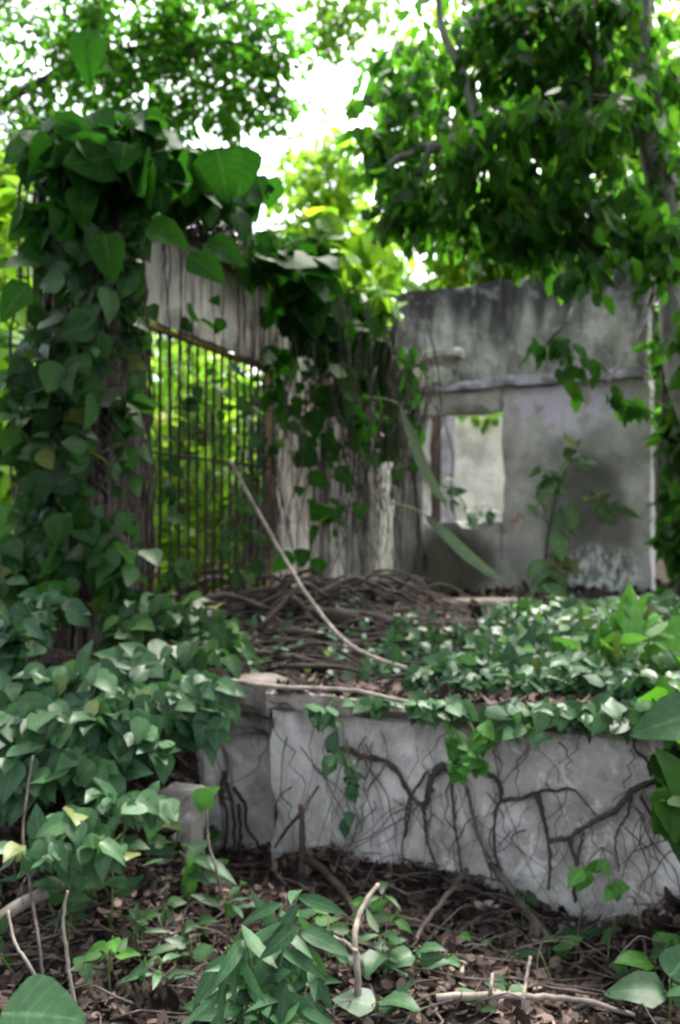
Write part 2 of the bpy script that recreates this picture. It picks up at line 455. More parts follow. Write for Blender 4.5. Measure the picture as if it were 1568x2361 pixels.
def red_marks(n, tc, col):                # worn scrawls of orange paint
    l = n.noise(tc, 9, 3, .5, mul=(1, 1, .35)); g = n.noise(tc, 1.6, 2)
    sp = n.node('ShaderNodeSeparateXYZ'); n.link(tc, sp.inputs[0])
    zz = n.math('MULTIPLY', n.rng(sp.outputs[2], 1.15, 1.35), n.rng(sp.outputs[2], 1.9, 1.7))
    f = n.math('MULTIPLY', n.math('MULTIPLY', n.rng(l, .6, .66), n.rng(g, .45, .55)), zz)
    return n.mix(n.math('MULTIPLY', f, .55), col, (.55, .14, .06))
def bwall_marks(n, tc, col):
    sp = n.node('ShaderNodeSeparateXYZ'); n.link(tc, sp.inputs[0]); x, y, z = sp.outputs
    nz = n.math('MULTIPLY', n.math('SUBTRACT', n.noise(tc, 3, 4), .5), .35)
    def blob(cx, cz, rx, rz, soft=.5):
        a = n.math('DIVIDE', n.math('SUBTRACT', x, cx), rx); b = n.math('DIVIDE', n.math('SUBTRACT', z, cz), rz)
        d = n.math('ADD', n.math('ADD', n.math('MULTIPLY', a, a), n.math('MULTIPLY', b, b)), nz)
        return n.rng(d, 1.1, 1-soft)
    col = n.mix(n.math('MULTIPLY', blob(2.38, 1.5, .40, .80, .35), .62), col, (.075, .075, .058))     # dark soft-edged oval patch
    l = n.noise(tc, 16, 5, .7, mul=(1, 1, .5))
    col = n.mix(n.math('MULTIPLY', blob(2.5, 1.12, .42, .3, .8), n.rng(l, .45, .55, 0, .9)), col, (.72, .78, .72))
    col = n.mix(n.math('MULTIPLY', blob(1.15, 1.15, .5, .5, .7), .88), col, (.05, .056, .025))
    w = n.noise(tc, 5, 4, .6, mul=(1, 1, .6))
    col = n.mix(n.math('MULTIPLY', blob(2.15, 2.75, .6, .35, .8), n.rng(w, .42, .55, 0, .85)), col, (.74, .68, .82))
    r = n.noise(tc, 26, 3, .6, mul=(1, 1, .4))
    col = n.mix(n.math('MULTIPLY', blob(1.77, 1.6, .1, .1, .6), n.rng(r, .5, .56, 0, .8)), col, (.5, .13, .08))
    return col
def grime(n, tc, col):
    g = n.noise(tc, 1.7, 6, .7); h = n.noise(tc, 7, 6, .75, dist=.6)
    col = n.mix(n.rng(g, .46, .6, 0, .55), col, (.12, .10, .085))
    col = n.mix(n.rng(h, .55, .63, 0, .5), col, (.56, .54, .52))
    sp = n.node('ShaderNodeSeparateXYZ'); n.link(tc, sp.inputs[0])
    e = n.math('ADD', sp.outputs[2], n.math('MULTIPLY', n.math('SUBTRACT', n.noise(tc, 5, 5, .7, mul=(1, 1, .3)), .5), .8))
    return n.mix(n.rng(e, .62, .85, 0, .7), col, (.07, .055, .045))
M['plaster'] = concrete('plaster_facade', (.52, .49, .43), (.36, .335, .29), .3, extra=red_marks, seed=1, stretch=1.2)
M['plaster_pillar'] = concrete('plaster_pillar', (.3, .27, .23), (.06, .055, .05), .8, seed=2)
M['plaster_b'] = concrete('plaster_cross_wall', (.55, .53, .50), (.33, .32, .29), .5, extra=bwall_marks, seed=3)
M['parapet'] = concrete('plaster_parapet', (.5, .49, .44), (.10, .10, .09), .75, top_z=(3.35, 3.95, 1.3), lichen=.25, seed=4)
M['ledge'] = concrete('pale_ledge', (.5, .47, .53), (.1, .09, .1), .6, pink=.6, seed=5)
M['patch'] = concrete('pale_plaster_patch', (.55, .55, .47), (.2, .2, .16), .4, seed=6)
M['cream'] = concrete('cream_plaster', (.88, .85, .76), (.74, .66, .56), .4, seed=7)
M['retain'] = concrete('cast_concrete', (.52, .495, .48), (.19, .17, .155), .6, moss=.75, moss_z=(-.35, .32), seed=8, extra=grime)
M['coping'] = concrete('coping_concrete', (.24, .21, .195), (.06, .05, .045), .8, seed=9)
M['yellow'] = concrete('ochre_lining', (.3, .23, .11), (.12, .09, .05), .6, seed=10)
M['blue'] = concrete('blue_paint', (.38, .48, .6), (.3, .36, .42), .3, seed=11)

T2 = s_of(A, 637)
fac = empty('ruined_building', A(0, 0, .9), 'roofless grey facade with a tall barred window, overgrown by roots and big leaves, at left', 'ruin')
block('pillar', M['plaster_pillar'], fac, A, -.6, -.15, -.35, .05, .5, 3.74)
block('lintel', M['plaster'], fac, A, -.147, T2, -.08, 0, 2.875, 3.5, cell=.07)
block('wall', M['plaster'], fac, A, T2, 4.72, -.10, 0, .5, 3.46, cell=.09)
block('pilaster', M['plaster'], fac, A, 3.05, 3.42, .003, .09, .5, 3.3)
block('pilaster', M['plaster'], fac, A, 4.25, 4.6, .003, .09, .5, 3.1)
block('coping', M['coping'], fac, A, -.05, 4.7, -.3, .05, 3.503, 3.58, chip=.02)
wn_ = block('window', M['yellow'], fac, A, -.145, T2-.002, -.09, -.03, 2.845, 2.872, amp=.004, chip=.0)
block('jamb', M['yellow'], wn_, A, T2-.02, T2-.002, -.10, -.03, .98, 2.842, amp=.004, chip=.0)
block('sill', M['coping'], wn_, A, -.14, T2-.002, -.17, .05, .6, .95)
sp_ = .128
for i in range(16):
    mb = MB(); t = -.03+i*sp_
    mb.tube([A(t+RNG.normal(0, .004), -.06, z) for z in np.linspace(.93, 2.85, 7)], .012, .012, 6, .12)
    mb.build('window_bar', M['rust'], fac)
for z in (1.25, 2.05):
    mb = MB(); mb.tube([A(t, -.045, z+RNG.normal(0, .003)) for t in np.linspace(-.14, T2-.05, 9)], .009, .009, 4)
    mb.build('crossbar', M['rust'], fac)

bw = empty('ruined_wall', B(1.3, 0, .9), 'grey plastered cross wall with a square window hole and black-stained top, at right', 'wall')
S0, S1, S2, S3 = s_of(B, 905), s_of(B, 976), s_of(B, 1156), s_of(B, 1502)
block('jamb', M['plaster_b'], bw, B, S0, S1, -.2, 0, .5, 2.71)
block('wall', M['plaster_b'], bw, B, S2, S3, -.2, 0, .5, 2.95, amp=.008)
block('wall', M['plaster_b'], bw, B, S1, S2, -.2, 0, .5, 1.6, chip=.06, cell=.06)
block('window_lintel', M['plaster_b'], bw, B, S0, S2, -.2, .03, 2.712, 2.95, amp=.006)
block('ledge', M['ledge'], bw, B, S0+.3, S3-.02, -.2, .085, 2.952, 3.05, cell=.05, amp=.014, chip=.04)
block('parapet', M['parapet'], bw, B, S0-.1, S3-.03, -.22, .01, 3.052, 4.04, cell=.08, amp=.012)
block('plaster_patch', M['patch'], bw, B, S0+.02, S0+.78, .013, .10, 3.0, 3.22, cell=.05, amp=.02, chip=.08)
block('plaster_patch', M['patch'], bw, B, S0-.05, S0+.86, .013, .085, 3.26, 3.42, cell=.05, amp=.02, chip=.08)

rr = empty('back_room_wall', (2.3, 12.6, .9), 'cream wall seen through the square window hole', 'wall')
def Rw(x, off, z): return (x, 12.5-off, z)
block('wall', M['cream'], rr, Rw, 1.2, 2.75, -.2, 0, .5, 3.0, cell=.15, chip=.08)
block('column', M['ledge'], rr, lambda x, o, z: (x, 11.4-o, z), 1.22, 1.38, -.16, 0, .5, 3.1)
block('post', M['bark_dark'], rr, lambda x, o, z: (x, 11.0-o, z), 1.02, 1.17, -.1, 0, .5, 3.0, cell=.2, amp=.004, chip=.01)
block('door_frame', M['blue'], rr, lambda x, o, z: (x, 10.75-o, z), .945, 1.005, -.06, 0, .5, 3.0, cell=.2, amp=.003, chip=0)
rr2 = empty('garden_wall', (.6, 14, .9), 'pale wall glimpsed through the slot between the two ruined walls', 'wall')
block('wall', M['cream'], rr2, lambda x, o, z: (x, 14-o, z), -.1, 1.15, -.2, 0, .5, 2.5, cell=.2, chip=.08)

# ---- retaining wall
rt = empty('retaining_wall', Wf(1.0, 0, 0), 'low grey concrete retaining wall laced with dark roots, across the middle', 'wall')
block('wall', M['retain'], rt, Wf, 0, 3.2, -.3, 0, -.4, .735, cell=.07, amp=.012)
block('coping', M['coping'], rt, Wf, -.02, 3.2, -.3, .02, .738, .815, cell=.05, amp=.02, chip=.05)
block('end_panel', M['retain'], rt, Wf, -.335, -.003, -.36, -.17, -.4, .58, cell=.07)
block('end_coping', M['coping'], rt, Wf, -.36, -.003, -.36, -.06, .583, .68, cell=.05, amp=.015, chip=.04)
block('end_coping', M['coping'], rt, Wf, -.33, -.023, -.34, -.03, .684, .84, cell=.05, amp=.02, chip=.04)
block('end_pier', M['retain'], rt, Wf, -.47, -.337, -.4, -.13, -.4, .6, cell=.06, amp=.012, chip=.04)
st = block('concrete_step', M['retain'], None, lambda x, y, z: (x+.2*y, y-.2*x, z), -1.58, -1.42, 3.8, 4.1, -.1, .42, cell=.05, amp=.02, chip=.05)
tag(st, 'broken grey concrete block half buried in the bank, left of the retaining wall', 'block')

# ------------------------------------------------------------------ roots and climbers
def wiggle_on(fn, t, z0, z1, off, wob=.02, drift=.1, n=12):
    zs = np.linspace(z0, z1, n); w = np.cumsum(RNG.normal(0, wob, n)); w -= w[0]
    return [fn(t+w[i]+drift*i/n, off+abs(math.sin(i*1.3+t*9))*.012, zs[i]) for i in range(n)]
cv = empty('climbing_vine', A(-.25, .1, .9), 'large-leaved climber with curtains of hanging aerial roots covering the barred facade', 'vine')
# thick root mat wrapped round the pillar
mb = MB(); mb2 = MB()
for i in range(170):
    face = RNG.uniform(-.42, .42)
    z1 = RNG.uniform(2.2, 3.85); z0 = RNG.uniform(.75, 1.5) if RNG.uniform() < .75 else RNG.uniform(1.4, 2.4)
    n = 14; zs = np.linspace(z1, z0, n); w = np.cumsum(RNG.normal(0, .024, n))
    P = []
    for k in range(n):
        f = face+w[k]; lift = .012+(.02 if f > 0 else .05)*RNG.uniform(0, 1)**2+(.01 if f > 0 else .05)*(k/n)
        P.append(A(-.6-lift, .05+f if f < 0 else .05, zs[k]) if f < 0 else A(-.6+f, .05+lift, zs[k]))
    (mb if i % 3 == 0 else mb2).tube(curve(P, 2), RNG.uniform(.004, .022), RNG.uniform(.003, .011), 5, .25)
tag(mb.build('root_mat', M['root'], cv), kind='stuff'); tag(mb2.build('root_mat', M['root_dark'], cv), kind='stuff')
for i in range(16):                       # the stout stems of the climber
    f = -.38+i*.05; n = 9; zs = np.linspace(.82, 3.7+RNG.uniform(-.2, .2), n); w = np.cumsum(RNG.normal(0, .02, n))
    P = [A(-.65-.02*RNG.uniform(), f+.05+w[k], zs[k]) if f+w[k] < 0 else A(-.6+f+w[k], .065, zs[k]) for k in range(n)]
    mb = MB(); mb.tube(curve(P, 3), RNG.uniform(.02, .034), .012, 7, .15); mb.build('stem', M['root'] if i % 2 else M['root_dark'], cv)
# hanging roots over lintel and window
for i in range(34):
    t = RNG.uniform(.02, T2+.05); z1 = 3.5+RNG.uniform(0, .06)
    z0 = RNG.choice([RNG.uniform(2.3, 3.1), RNG.uniform(.95, 2.2)], p=[.35, .65])
    if t > 1.1: z0 = min(z0, 1.6)
    mb = MB(); mb.tube(curve(wiggle_on(A, t, z1, z0, .025, .013, RNG.normal(0, .08)), 2), RNG.uniform(.002, .0065), .002, 5, .15)
    mb.build('hanging_root', M['root'] if RNG.uniform() < .25 else M['root_dark'], cv)
mb = MB()
for i in range(64):                       # dense tangle in the right part of the opening
    t = T2-.08-abs(RNG.normal(0, .32)); z1 = RNG.uniform(1.5, 2.7); z0 = RNG.uniform(.85, 1.3)
    mb.tube(curve(wiggle_on(A, t, z1, z0, .03+RNG.uniform(-.3, .12), .03, RNG.normal(0, .25)), 2), RNG.uniform(.003, .009), .003, 4, .15)
for i in range(46):                      # mat of roots down the wall right of the window
    t = RNG.uniform(T2, 4.7); z1 = 3.45-RNG.uniform(0, .2); z0 = RNG.uniform(.9, 2.2)
    mb.tube(curve(wiggle_on(A, t, z1, z0, .03+RNG.uniform(0, .12), .035, RNG.normal(0, .25)), 2), RNG.uniform(.002, .006), .003, 4, .15)
tag(mb.build('root_tangle', M['root'], cv), kind='stuff'); mb = MB()
for i in range(120):
    u = RNG.uniform(660, 985); d = RNG.uniform(7.3, 8.6); v1 = RNG.uniform(700, 900); v0 = RNG.uniform(1100, 1420); w = np.cumsum(RNG.normal(0, 12, 8))
    mb.tube(curve([at(u+w[k], v1+(v0-v1)*k/7, d+RNG.normal(0, .05)) for k in range(8)], 3), RNG.uniform(.0018, .0055), .0015, 4, .15)
tag(mb.build('root_curtain', M['root'], cv), kind='stuff'); mb = MB()
for i in range(42):                       # proud dark stems that sag away from the wall top
    u = RNG.uniform(660, 985); d = RNG.uniform(7.0, 8.2); v1 = RNG.uniform(660, 860); v0 = RNG.uniform(1000, 1430); w = np.cumsum(RNG.normal(0, 15, 7))
    mb.tube(curve([at(u+w[k], v1+(v0-v1)*k/6, d-.25*math.sin(k/6*3.1)) for k in range(7)], 4), RNG.uniform(.004, .009), .003, 5, .2)
tag(mb.build('root_curtain', M['root_dark'], cv), kind='stuff'); mb = MB()
for i in range(60):                       # dead root thatch along the top
    t = RNG.uniform(0, 3.3)
    P = [A(t, .06, 3.52), A(t+.15, .09, 3.66+RNG.uniform(0, .15)), A(t+.45+RNG.uniform(0, .4), .07, 3.6+RNG.uniform(-.05, .2)), A(t+.8, .05, 3.52)]
    mb.tube(curve(P, 4, .008), RNG.uniform(.005, .013), .004, 4)
for i in range(190):
    t = RNG.uniform(-.2, 2.6); P = [A(t, -.1+RNG.uniform(-.1, .1), 3.55), A(t+.1+RNG.normal(0, .1), RNG.uniform(-.1, .07), 3.66+RNG.uniform(0, .3)), A(t+RNG.normal(0, .2), .07, 3.5+RNG.uniform(-.1, .1))]
    mb.tube(curve(P, 4, .008), RNG.uniform(.004, .012), .003, 4)
tag(mb.build('root_thatch', M['root_dark'], cv), kind='stuff')
for i in range(22):                       # loose roots hanging free at the right end, looping
    u = RNG.uniform(800, 975); d = RNG.uniform(7.6, 9.3); v1 = RNG.uniform(780, 900); v0 = RNG.uniform(1180, 1420)
    P = [at(u+RNG.normal(0, 12)+(k-2)*RNG.uniform(-6, 8), v1+(v0-v1)*k/5, d) for k in range(6)]
    mb = MB(); mb.tube(curve(P, 5, .004), RNG.uniform(.005, .011), .004, 5, .15); mb.build('hanging_root', M['root'], cv)
mb = MB(); mb.tube(curve([at(965, 870, 8.4), at(950, 1000, 8.3), at(958, 1120, 8.2), at(965, 1250, 8.1), at(945, 1330, 8.0), at(895, 1370, 8.0)], 6, .004), .022, .014, 7, .15)
mb.build('stem', M['root_dark'], cv)

def facing(n, out, up=.5, j=.4): return np.array(out)+np.array([0, 0, up])+RNG.normal(0, j, (n, 3))
# medium leaves over the pillar
def scatter(mb, kind, blobs, size, out, dirc=(0, 0, -1), dj=.5, up=.5, nj=.4, rnd=None):
    q_ = {'ivy': (.72, 1.75), 'heart': (.85, 1.3)}.get(kind, (1, 1)); size = size*q_[0]
    blobs = [b[:6]+(max(2, int(b[6]*q_[1])),) for b in blobs]
    for (u, v, d, ru, rv_, rd, cnt) in blobs:
        q = unit(rv(cnt))*RNG.uniform(0, 1, (cnt, 1))**.45
        dd = d+q[:, 1]*rd
        P = np.stack([(u+q[:, 0]*ru-784)/FOC*dd, dd, 1.6+(1203-v+q[:, 2]*rv_)/FOC*dd], 1)
        D = np.array(dirc)+RNG.normal(0, dj, (cnt, 3))
        leaves(mb, kind, P, D, facing(cnt, out, up, nj), size*RNG.uniform(.4, 1.45, cnt), rnd if rnd is None else np.clip(RNG.normal(rnd, .2, cnt), 0, 1))
mb = MB()
scatter(mb, 'ivy', [(180, 620, 5.2, 100, 140, .2, 28), (150, 830, 5.15, 100, 130, .2, 34), (130, 1020, 5.15, 100, 140, .2, 32), (150, 1230, 5.1, 100, 130, .2, 24),
    (80, 1000, 5.3, 70, 330, .2, 60), (290, 560, 5.3, 50, 120, .12, 20), (310, 720, 5.35, 40, 80, .1, 16), (290, 960, 5.3, 50, 240, .1, 22), (270, 1280, 5.1, 80, 130, .15, 24), (60, 1330, 5.1, 60, 120, .2, 30)],
    .21, (.15, -.9, 0), (0, -.25, -.75), .6, .45, .7)
mb.build('foliage', M['ivy_dark'], cv, attr=True)
mb = MB()
# big heart-shaped leaves crowning the pillar and lintel
scatter(mb, 'heart', [(200, 330, 5.3, 150, 80, .35, 60), (330, 330, 5.4, 110, 80, .35, 36), (120, 480, 5.3, 90, 90, .2, 20), (430, 365, 6.1, 110, 45, .4, 22), (290, 400, 5.5, 120, 60, .3, 18),
    (560, 440, 6.6, 100, 60, .4, 28), (470, 420, 6.2, 70, 40, .2, 18), (610, 560, 7.0, 80, 45, .3, 26), (700, 620, 7.3, 90, 80, .3, 44), (790, 780, 7.8, 90, 70, .35, 44), (860, 830, 8.1, 80, 60, .3, 30), (740, 740, 7.5, 90, 50, .3, 30), (680, 700, 7.4, 60, 50, .3, 16)],
    .26, (.1, -.7, 0), (.1, -.3, -.9), .5, .6, .6, .25)
scatter(mb, 'heart', [(640, 860, 7.6, 30, 200, .1, 16), (770, 930, 7.4, 120, 200, .3, 60), (920, 940, 8, 60, 180, .2, 50), (720, 760, 7.4, 70, 60, .2, 14), (740, 1200, 7.2, 110, 120, .2, 14), (480, 720, 6.3, 110, 70, .1, 4), (790, 690, 7.6, 60, 40, .2, 8)],
    .17, (.3, -.8, 0), (.1, -.3, -.8), .45, .5, .4, .5)
# individually placed large leaves seen in the photograph
for (u, v, d, sz, dx, dz, r) in [(200, 75, 5.3, .27, .02, -1, .1), (185, 430, 5.1, .22, .1, -1, .9), (240, 545, 5.0, .24, .2, -.9, .7), (345, 520, 5.2, .24, 1, -.35, .8), (440, 590, 5.6, .26, .9, -.6, .6),
    (500, 345, 5.6, .3, .25, -.9, .2), (545, 340, 5.8, .3, .1, -1, .15), (100, 300, 5.2, .26, -.5, -.6, .5), (60, 660, 4.9, .22, -.6, -.6, .8), (480, 560, 5.8, .26, .9, -.35, .3), (140, 1350, 4.9, .26, -.4, -.8, .8)]:
    p = at(u, v, d); leaves(mb, 'heart', [list(p)], [[dx, -.2, dz]], [[.1, -.9, .45]], sz, r)
mb.build('foliage', M['pothos'], cv, attr=True)
mb = MB()                                 # small leaves on the stems tangled through the bars
scatter(mb, 'ivy', [(560, 1200, 6.9, 60, 150, .15, 22), (430, 1330, 6.3, 60, 60, .12, 10), (480, 950, 6.5, 110, 160, .1, 12), (385, 1150, 6.2, 20, 160, .08, 8), (600, 1000, 7.2, 20, 200, .1, 8)], .15, (.3, -.8, 0), (0, -.2, -.7), .6, .5, .6)
mb.build('foliage', M['ivy_dark'], cv, attr=True)
mb = MB()
scatter(mb, 'heart', [(740, 520, 7.6, 60, 60, .2, 12), (820, 590, 7.9, 50, 40, .2, 10), (860, 720, 8.1, 60, 60, .2, 30), (820, 660, 8.0, 50, 40, .2, 10), (50, 520, 6.1, 80, 120, .3, 26), (30, 760, 6.3, 60, 120, .3, 18)],
    .26, (.1, -.7, 0), (.3, -.2, -.4), .6, .7, .5)
mb.build('foliage', M['pothos_bright'], cv, attr=True)
mb = MB(); mb.tube(curve([A(-.45, 0, 3.75), at(215, 200, 5.35), at(200, 78, 5.3)], 5), .008, .005, 5); mb.build('stalk', M['stem_green'], cv)
# leaf stalks
for i in range(36):
    mb = MB(); c = RNG.choice([0, 1, 2]); b = [(200, 400, 5.3), (560, 600, 6.9), (780, 800, 7.9)][c]
    p = at(b[0]+RNG.normal(0, 70), b[1]+RNG.normal(0, 30), b[2]); q = p+Vector((RNG.normal(0, .25), RNG.normal(0, .1), .15+RNG.uniform(0, .3)))
    mb.tube(curve([p, (p+q)/2+Vector((0, 0, .08)), q], 4), .006, .004, 4)
    mb.build('stalk', M['stem_green'], cv)

# ------------------------------------------------------------------ trees
def tree(name, label, limbs, blobs, kind, size, per, spread, mat, bark, droop=.5, twigs=.3, group=None, cat='tree', twr=.006, sides=8):
    """limbs: list of (points, r0, r1); the first is the trunk"""
    global TW
    base = limbs[0][0][0]
    t = empty(name, base, label, cat, group)
    allp = []; TW = MB()
    for i, (pts, r0, r1) in enumerate(limbs):
        mb = MB(); P = curve(pts, 6, .004); allp += list(P[3:] if i == 0 else P)
        mb.tube(P, r0, r1, sides, .06); mb.build('trunk' if i == 0 else 'branch', bark, t)
    c = crown(blobs, kind, size, per, spread, droop, twigs, allp, twr).build('crown', mat, t, attr=True)
    if TW.n: tag(TW.build('twigs', M['bark_dark'], t), kind='stuff')
    return t
def gp(x, y, dz=0): return Vector((x, y, hz(x, y)+dz))

# large pale-barked tree at right, leaning over the wall
p_tr = gp(3.55, 7.6)
tree('broadleaf_tree', 'large pale-barked tree with dark drooping leaves reaching over the right wall', [
    ([p_tr, at(1590, 900, 7.6), at(1560, 600, 7.55), at(1510, 330, 7.4), at(1480, 60, 7.3), at(1430, -300, 7.2)], .16, .09),
    ([at(1535, 420, 7.5), at(1470, 235, 7.4), at(1410, 232, 7.35), at(1350, 240, 7.1), at(1230, 262, 7.0), at(1110, 298, 7.0), at(1020, 325, 7.3), at(930, 355, 7.4), at(870, 400, 7.5)], .10, .02),
    ([at(1400, 236, 7.35), at(1385, 190, 7.3), at(1380, 120, 7.2), at(1340, 40, 7.1), at(1290, -120, 7)], .07, .04),
    ([at(1110, 298, 7.3), at(1070, 170, 7.2), at(1020, 60, 7.1), at(1010, -80, 7)], .045, .02),
    ([at(1000, 330, 7.3), at(935, 450, 7.6), at(890, 500, 7.8), at(862, 555, 8)], .03, .028),
    ([at(1520, 500, 7.5), at(1430, 560, 7.2), at(1350, 650, 6.6), at(1310, 740, 6.3)], .03, .01),
    ([at(1530, 560, 7.5), at(1500, 700, 7.0), at(1440, 820, 6.7), at(1400, 880, 6.6)], .03, .01)],
    [(1130, 50, 7.3, 250, 140, .3, 74), (1390, 90, 7.2, 250, 180, .3, 95), (1010, 300, 7.4, 150, 150, .3, 36), (1250, 300, 7.4, 200, 130, .3, 54), (1450, 350, 7.4, 150, 170, .3, 50),
     (950, 440, 7.5, 90, 80, .4, 26), (1080, 440, 7.2, 120, 110, .4, 36), (1230, 470, 7.2, 140, 110, .4, 48), (1400, 490, 7.0, 150, 90, .4, 44), (900, 170, 7.4, 60, 100, .3, 12),
     (1560, 540, 6.6, 40, 90, .3, 26), (1200, 250, 6.6, 120, 50, .15, 16), (1420, 220, 6.6, 80, 60, .15, 12), (1060, 310, 6.7, 70, 40, .12, 8), (1340, 610, 6.6, 50, 30, .3, 6), (1290, 790, 6.3, 40, 20, .12, 5), (1400, 910, 6.5, 30, 15, .12, 3), (1585, 780, 6.6, 20, 120, .3, 12), (900, 320, 7.6, 50, 80, .4, 18)],
    'small', .14, 10, .3, M['canopy_dark'], M['bark'], 1.1, .12)
# canopy at upper left, thin leaves against the sky
tree('tall_tree', 'tall tree with fine translucent leaves filling the top left, sky showing through', [
    ([gp(-5.2, 12.5), at(-160, 900, 12.5), at(-120, 400, 12.3), at(-60, 0, 12), at(60, -300, 11.5)], .22, .12),
    ([at(-100, 300, 12.3), at(60, 200, 12), at(220, 130, 11.7), at(420, 90, 11.5), at(600, 120, 11.3), at(680, 290, 11.2)], .07, .012),
    ([at(-60, 0, 12), at(150, -60, 11.7), at(350, -40, 11.5), at(520, 10, 11.3)], .07, .02)],
    [(40, 120, 12, 200, 200, .5, 190), (280, 50, 11.8, 230, 150, .5, 200), (500, 50, 11.5, 170, 130, .4, 150), (330, 190, 11.6, 230, 120, .4, 170), (570, 190, 11.3, 110, 120, .4, 80), (620, 60, 11.3, 60, 120, .4, 34), (640, 250, 11.2, 50, 60, .4, 16),
     (60, 330, 12, 110, 110, 1, 90), (430, 250, 11.5, 130, 70, .7, 46)],
    'small', .125, 8, .36, M['canopy_left'], M['bark_dark'], .5, .3)
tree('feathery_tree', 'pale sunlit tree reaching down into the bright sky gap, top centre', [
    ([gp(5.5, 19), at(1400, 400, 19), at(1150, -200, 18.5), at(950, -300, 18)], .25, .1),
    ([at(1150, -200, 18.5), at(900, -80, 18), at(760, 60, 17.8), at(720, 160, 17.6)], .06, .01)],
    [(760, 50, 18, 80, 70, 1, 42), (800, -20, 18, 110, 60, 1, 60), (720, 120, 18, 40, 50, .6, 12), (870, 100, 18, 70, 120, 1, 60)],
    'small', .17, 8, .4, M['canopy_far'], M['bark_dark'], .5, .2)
# sunlit trees behind the ruin
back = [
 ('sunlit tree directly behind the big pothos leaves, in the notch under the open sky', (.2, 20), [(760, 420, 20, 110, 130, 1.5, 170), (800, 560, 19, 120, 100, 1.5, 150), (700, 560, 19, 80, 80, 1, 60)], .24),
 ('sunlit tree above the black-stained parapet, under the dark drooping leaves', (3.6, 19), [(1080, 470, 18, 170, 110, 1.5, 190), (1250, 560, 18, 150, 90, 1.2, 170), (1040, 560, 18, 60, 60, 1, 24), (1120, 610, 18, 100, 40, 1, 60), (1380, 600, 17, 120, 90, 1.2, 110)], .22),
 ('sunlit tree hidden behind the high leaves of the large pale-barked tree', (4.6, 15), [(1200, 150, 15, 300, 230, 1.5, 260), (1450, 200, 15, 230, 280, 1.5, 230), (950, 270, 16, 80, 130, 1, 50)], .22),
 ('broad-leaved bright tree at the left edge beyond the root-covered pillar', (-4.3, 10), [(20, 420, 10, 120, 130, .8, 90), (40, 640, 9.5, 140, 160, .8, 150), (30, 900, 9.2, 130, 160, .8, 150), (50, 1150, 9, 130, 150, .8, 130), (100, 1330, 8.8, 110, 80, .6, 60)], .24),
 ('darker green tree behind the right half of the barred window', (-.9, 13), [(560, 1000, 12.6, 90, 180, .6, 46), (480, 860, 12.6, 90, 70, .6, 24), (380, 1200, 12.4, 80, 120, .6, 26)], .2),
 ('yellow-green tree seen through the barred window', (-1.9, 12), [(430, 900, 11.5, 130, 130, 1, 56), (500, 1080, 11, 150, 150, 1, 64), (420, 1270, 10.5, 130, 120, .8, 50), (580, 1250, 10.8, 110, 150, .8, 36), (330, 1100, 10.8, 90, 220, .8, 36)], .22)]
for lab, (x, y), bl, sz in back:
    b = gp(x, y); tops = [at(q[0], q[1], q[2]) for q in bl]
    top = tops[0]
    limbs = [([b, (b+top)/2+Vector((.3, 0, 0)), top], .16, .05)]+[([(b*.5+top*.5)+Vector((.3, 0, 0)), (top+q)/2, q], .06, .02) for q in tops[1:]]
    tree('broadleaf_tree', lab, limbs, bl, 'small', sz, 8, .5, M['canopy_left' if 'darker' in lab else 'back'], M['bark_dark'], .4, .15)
# far-off wood closing the view low down
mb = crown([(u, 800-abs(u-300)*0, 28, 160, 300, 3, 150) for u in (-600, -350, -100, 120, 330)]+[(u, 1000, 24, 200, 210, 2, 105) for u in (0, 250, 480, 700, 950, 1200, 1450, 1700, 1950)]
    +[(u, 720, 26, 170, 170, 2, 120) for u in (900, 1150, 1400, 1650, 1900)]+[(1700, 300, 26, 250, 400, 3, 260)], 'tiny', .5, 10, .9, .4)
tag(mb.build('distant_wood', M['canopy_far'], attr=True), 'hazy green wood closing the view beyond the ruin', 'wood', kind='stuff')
# dark shrub and vines right of the cross wall
tree('understory_tree', 'dark shrub with bare climbing stems right of the cross wall', [
    ([gp(3.55, 8.9), at(1545, 1100, 8.6), at(1550, 800, 8.5), at(1530, 560, 8.4)], .05, .02),
    ([gp(3.35, 8.6), at(1520, 1200, 8.5), at(1530, 900, 8.4), at(1500, 650, 8.4)], .03, .015),
    ([gp(3.2, 8.2), at(1535, 1300, 8.2), at(1568, 1100, 8.2), at(1560, 700, 8.2)], .02, .012)],
    [(1600, 750, 8.3, 40, 130, .4, 44), (1600, 1000, 8.2, 36, 150, .4, 36), (1600, 1220, 8.0, 36, 120, .4, 40), (1640, 900, 8.3, 60, 300, .5, 70)],
    'small', .17, 8, .28, M['canopy_dark'], M['stem_pale'], .5, .3)
tree('broadleaf_tree', 'dense dark tree standing behind the right end of the cross wall', [([gp(4.3, 11), at(1640, 900, 11), at(1660, 400, 11)], .2, .1)],
    [(1620, 700, 11, 160, 300, .8, 200), (1600, 1150, 11, 110, 200, .6, 120)], 'small', .2, 8, .4, M['canopy_dark'], M['bark_dark'], .5, .1)
# overhead canopy: unseen tree added to shade the camera side
p0 = gp(-3.2, -1.5)
tree('added_shade_tree', 'unseen tree added overhead to shade the camera side of the clearing', [
    ([p0, p0+Vector((.3, .2, 3)), p0+Vector((1.2, 1, 6)), p0+Vector((2.5, 1.5, 8))], .3, .15)],
    [(784+ux*FOC/4, 1203-(zz-1.6)*FOC/4, 4, 1200, 500, 3.2, 260) for ux, zz in ((-2.6, 7.9), (1.2, 8.1), (4.5, 7.6))], 'small', .26, 8, .5, M['canopy_dark'], M['bark_dark'], .4, .1)

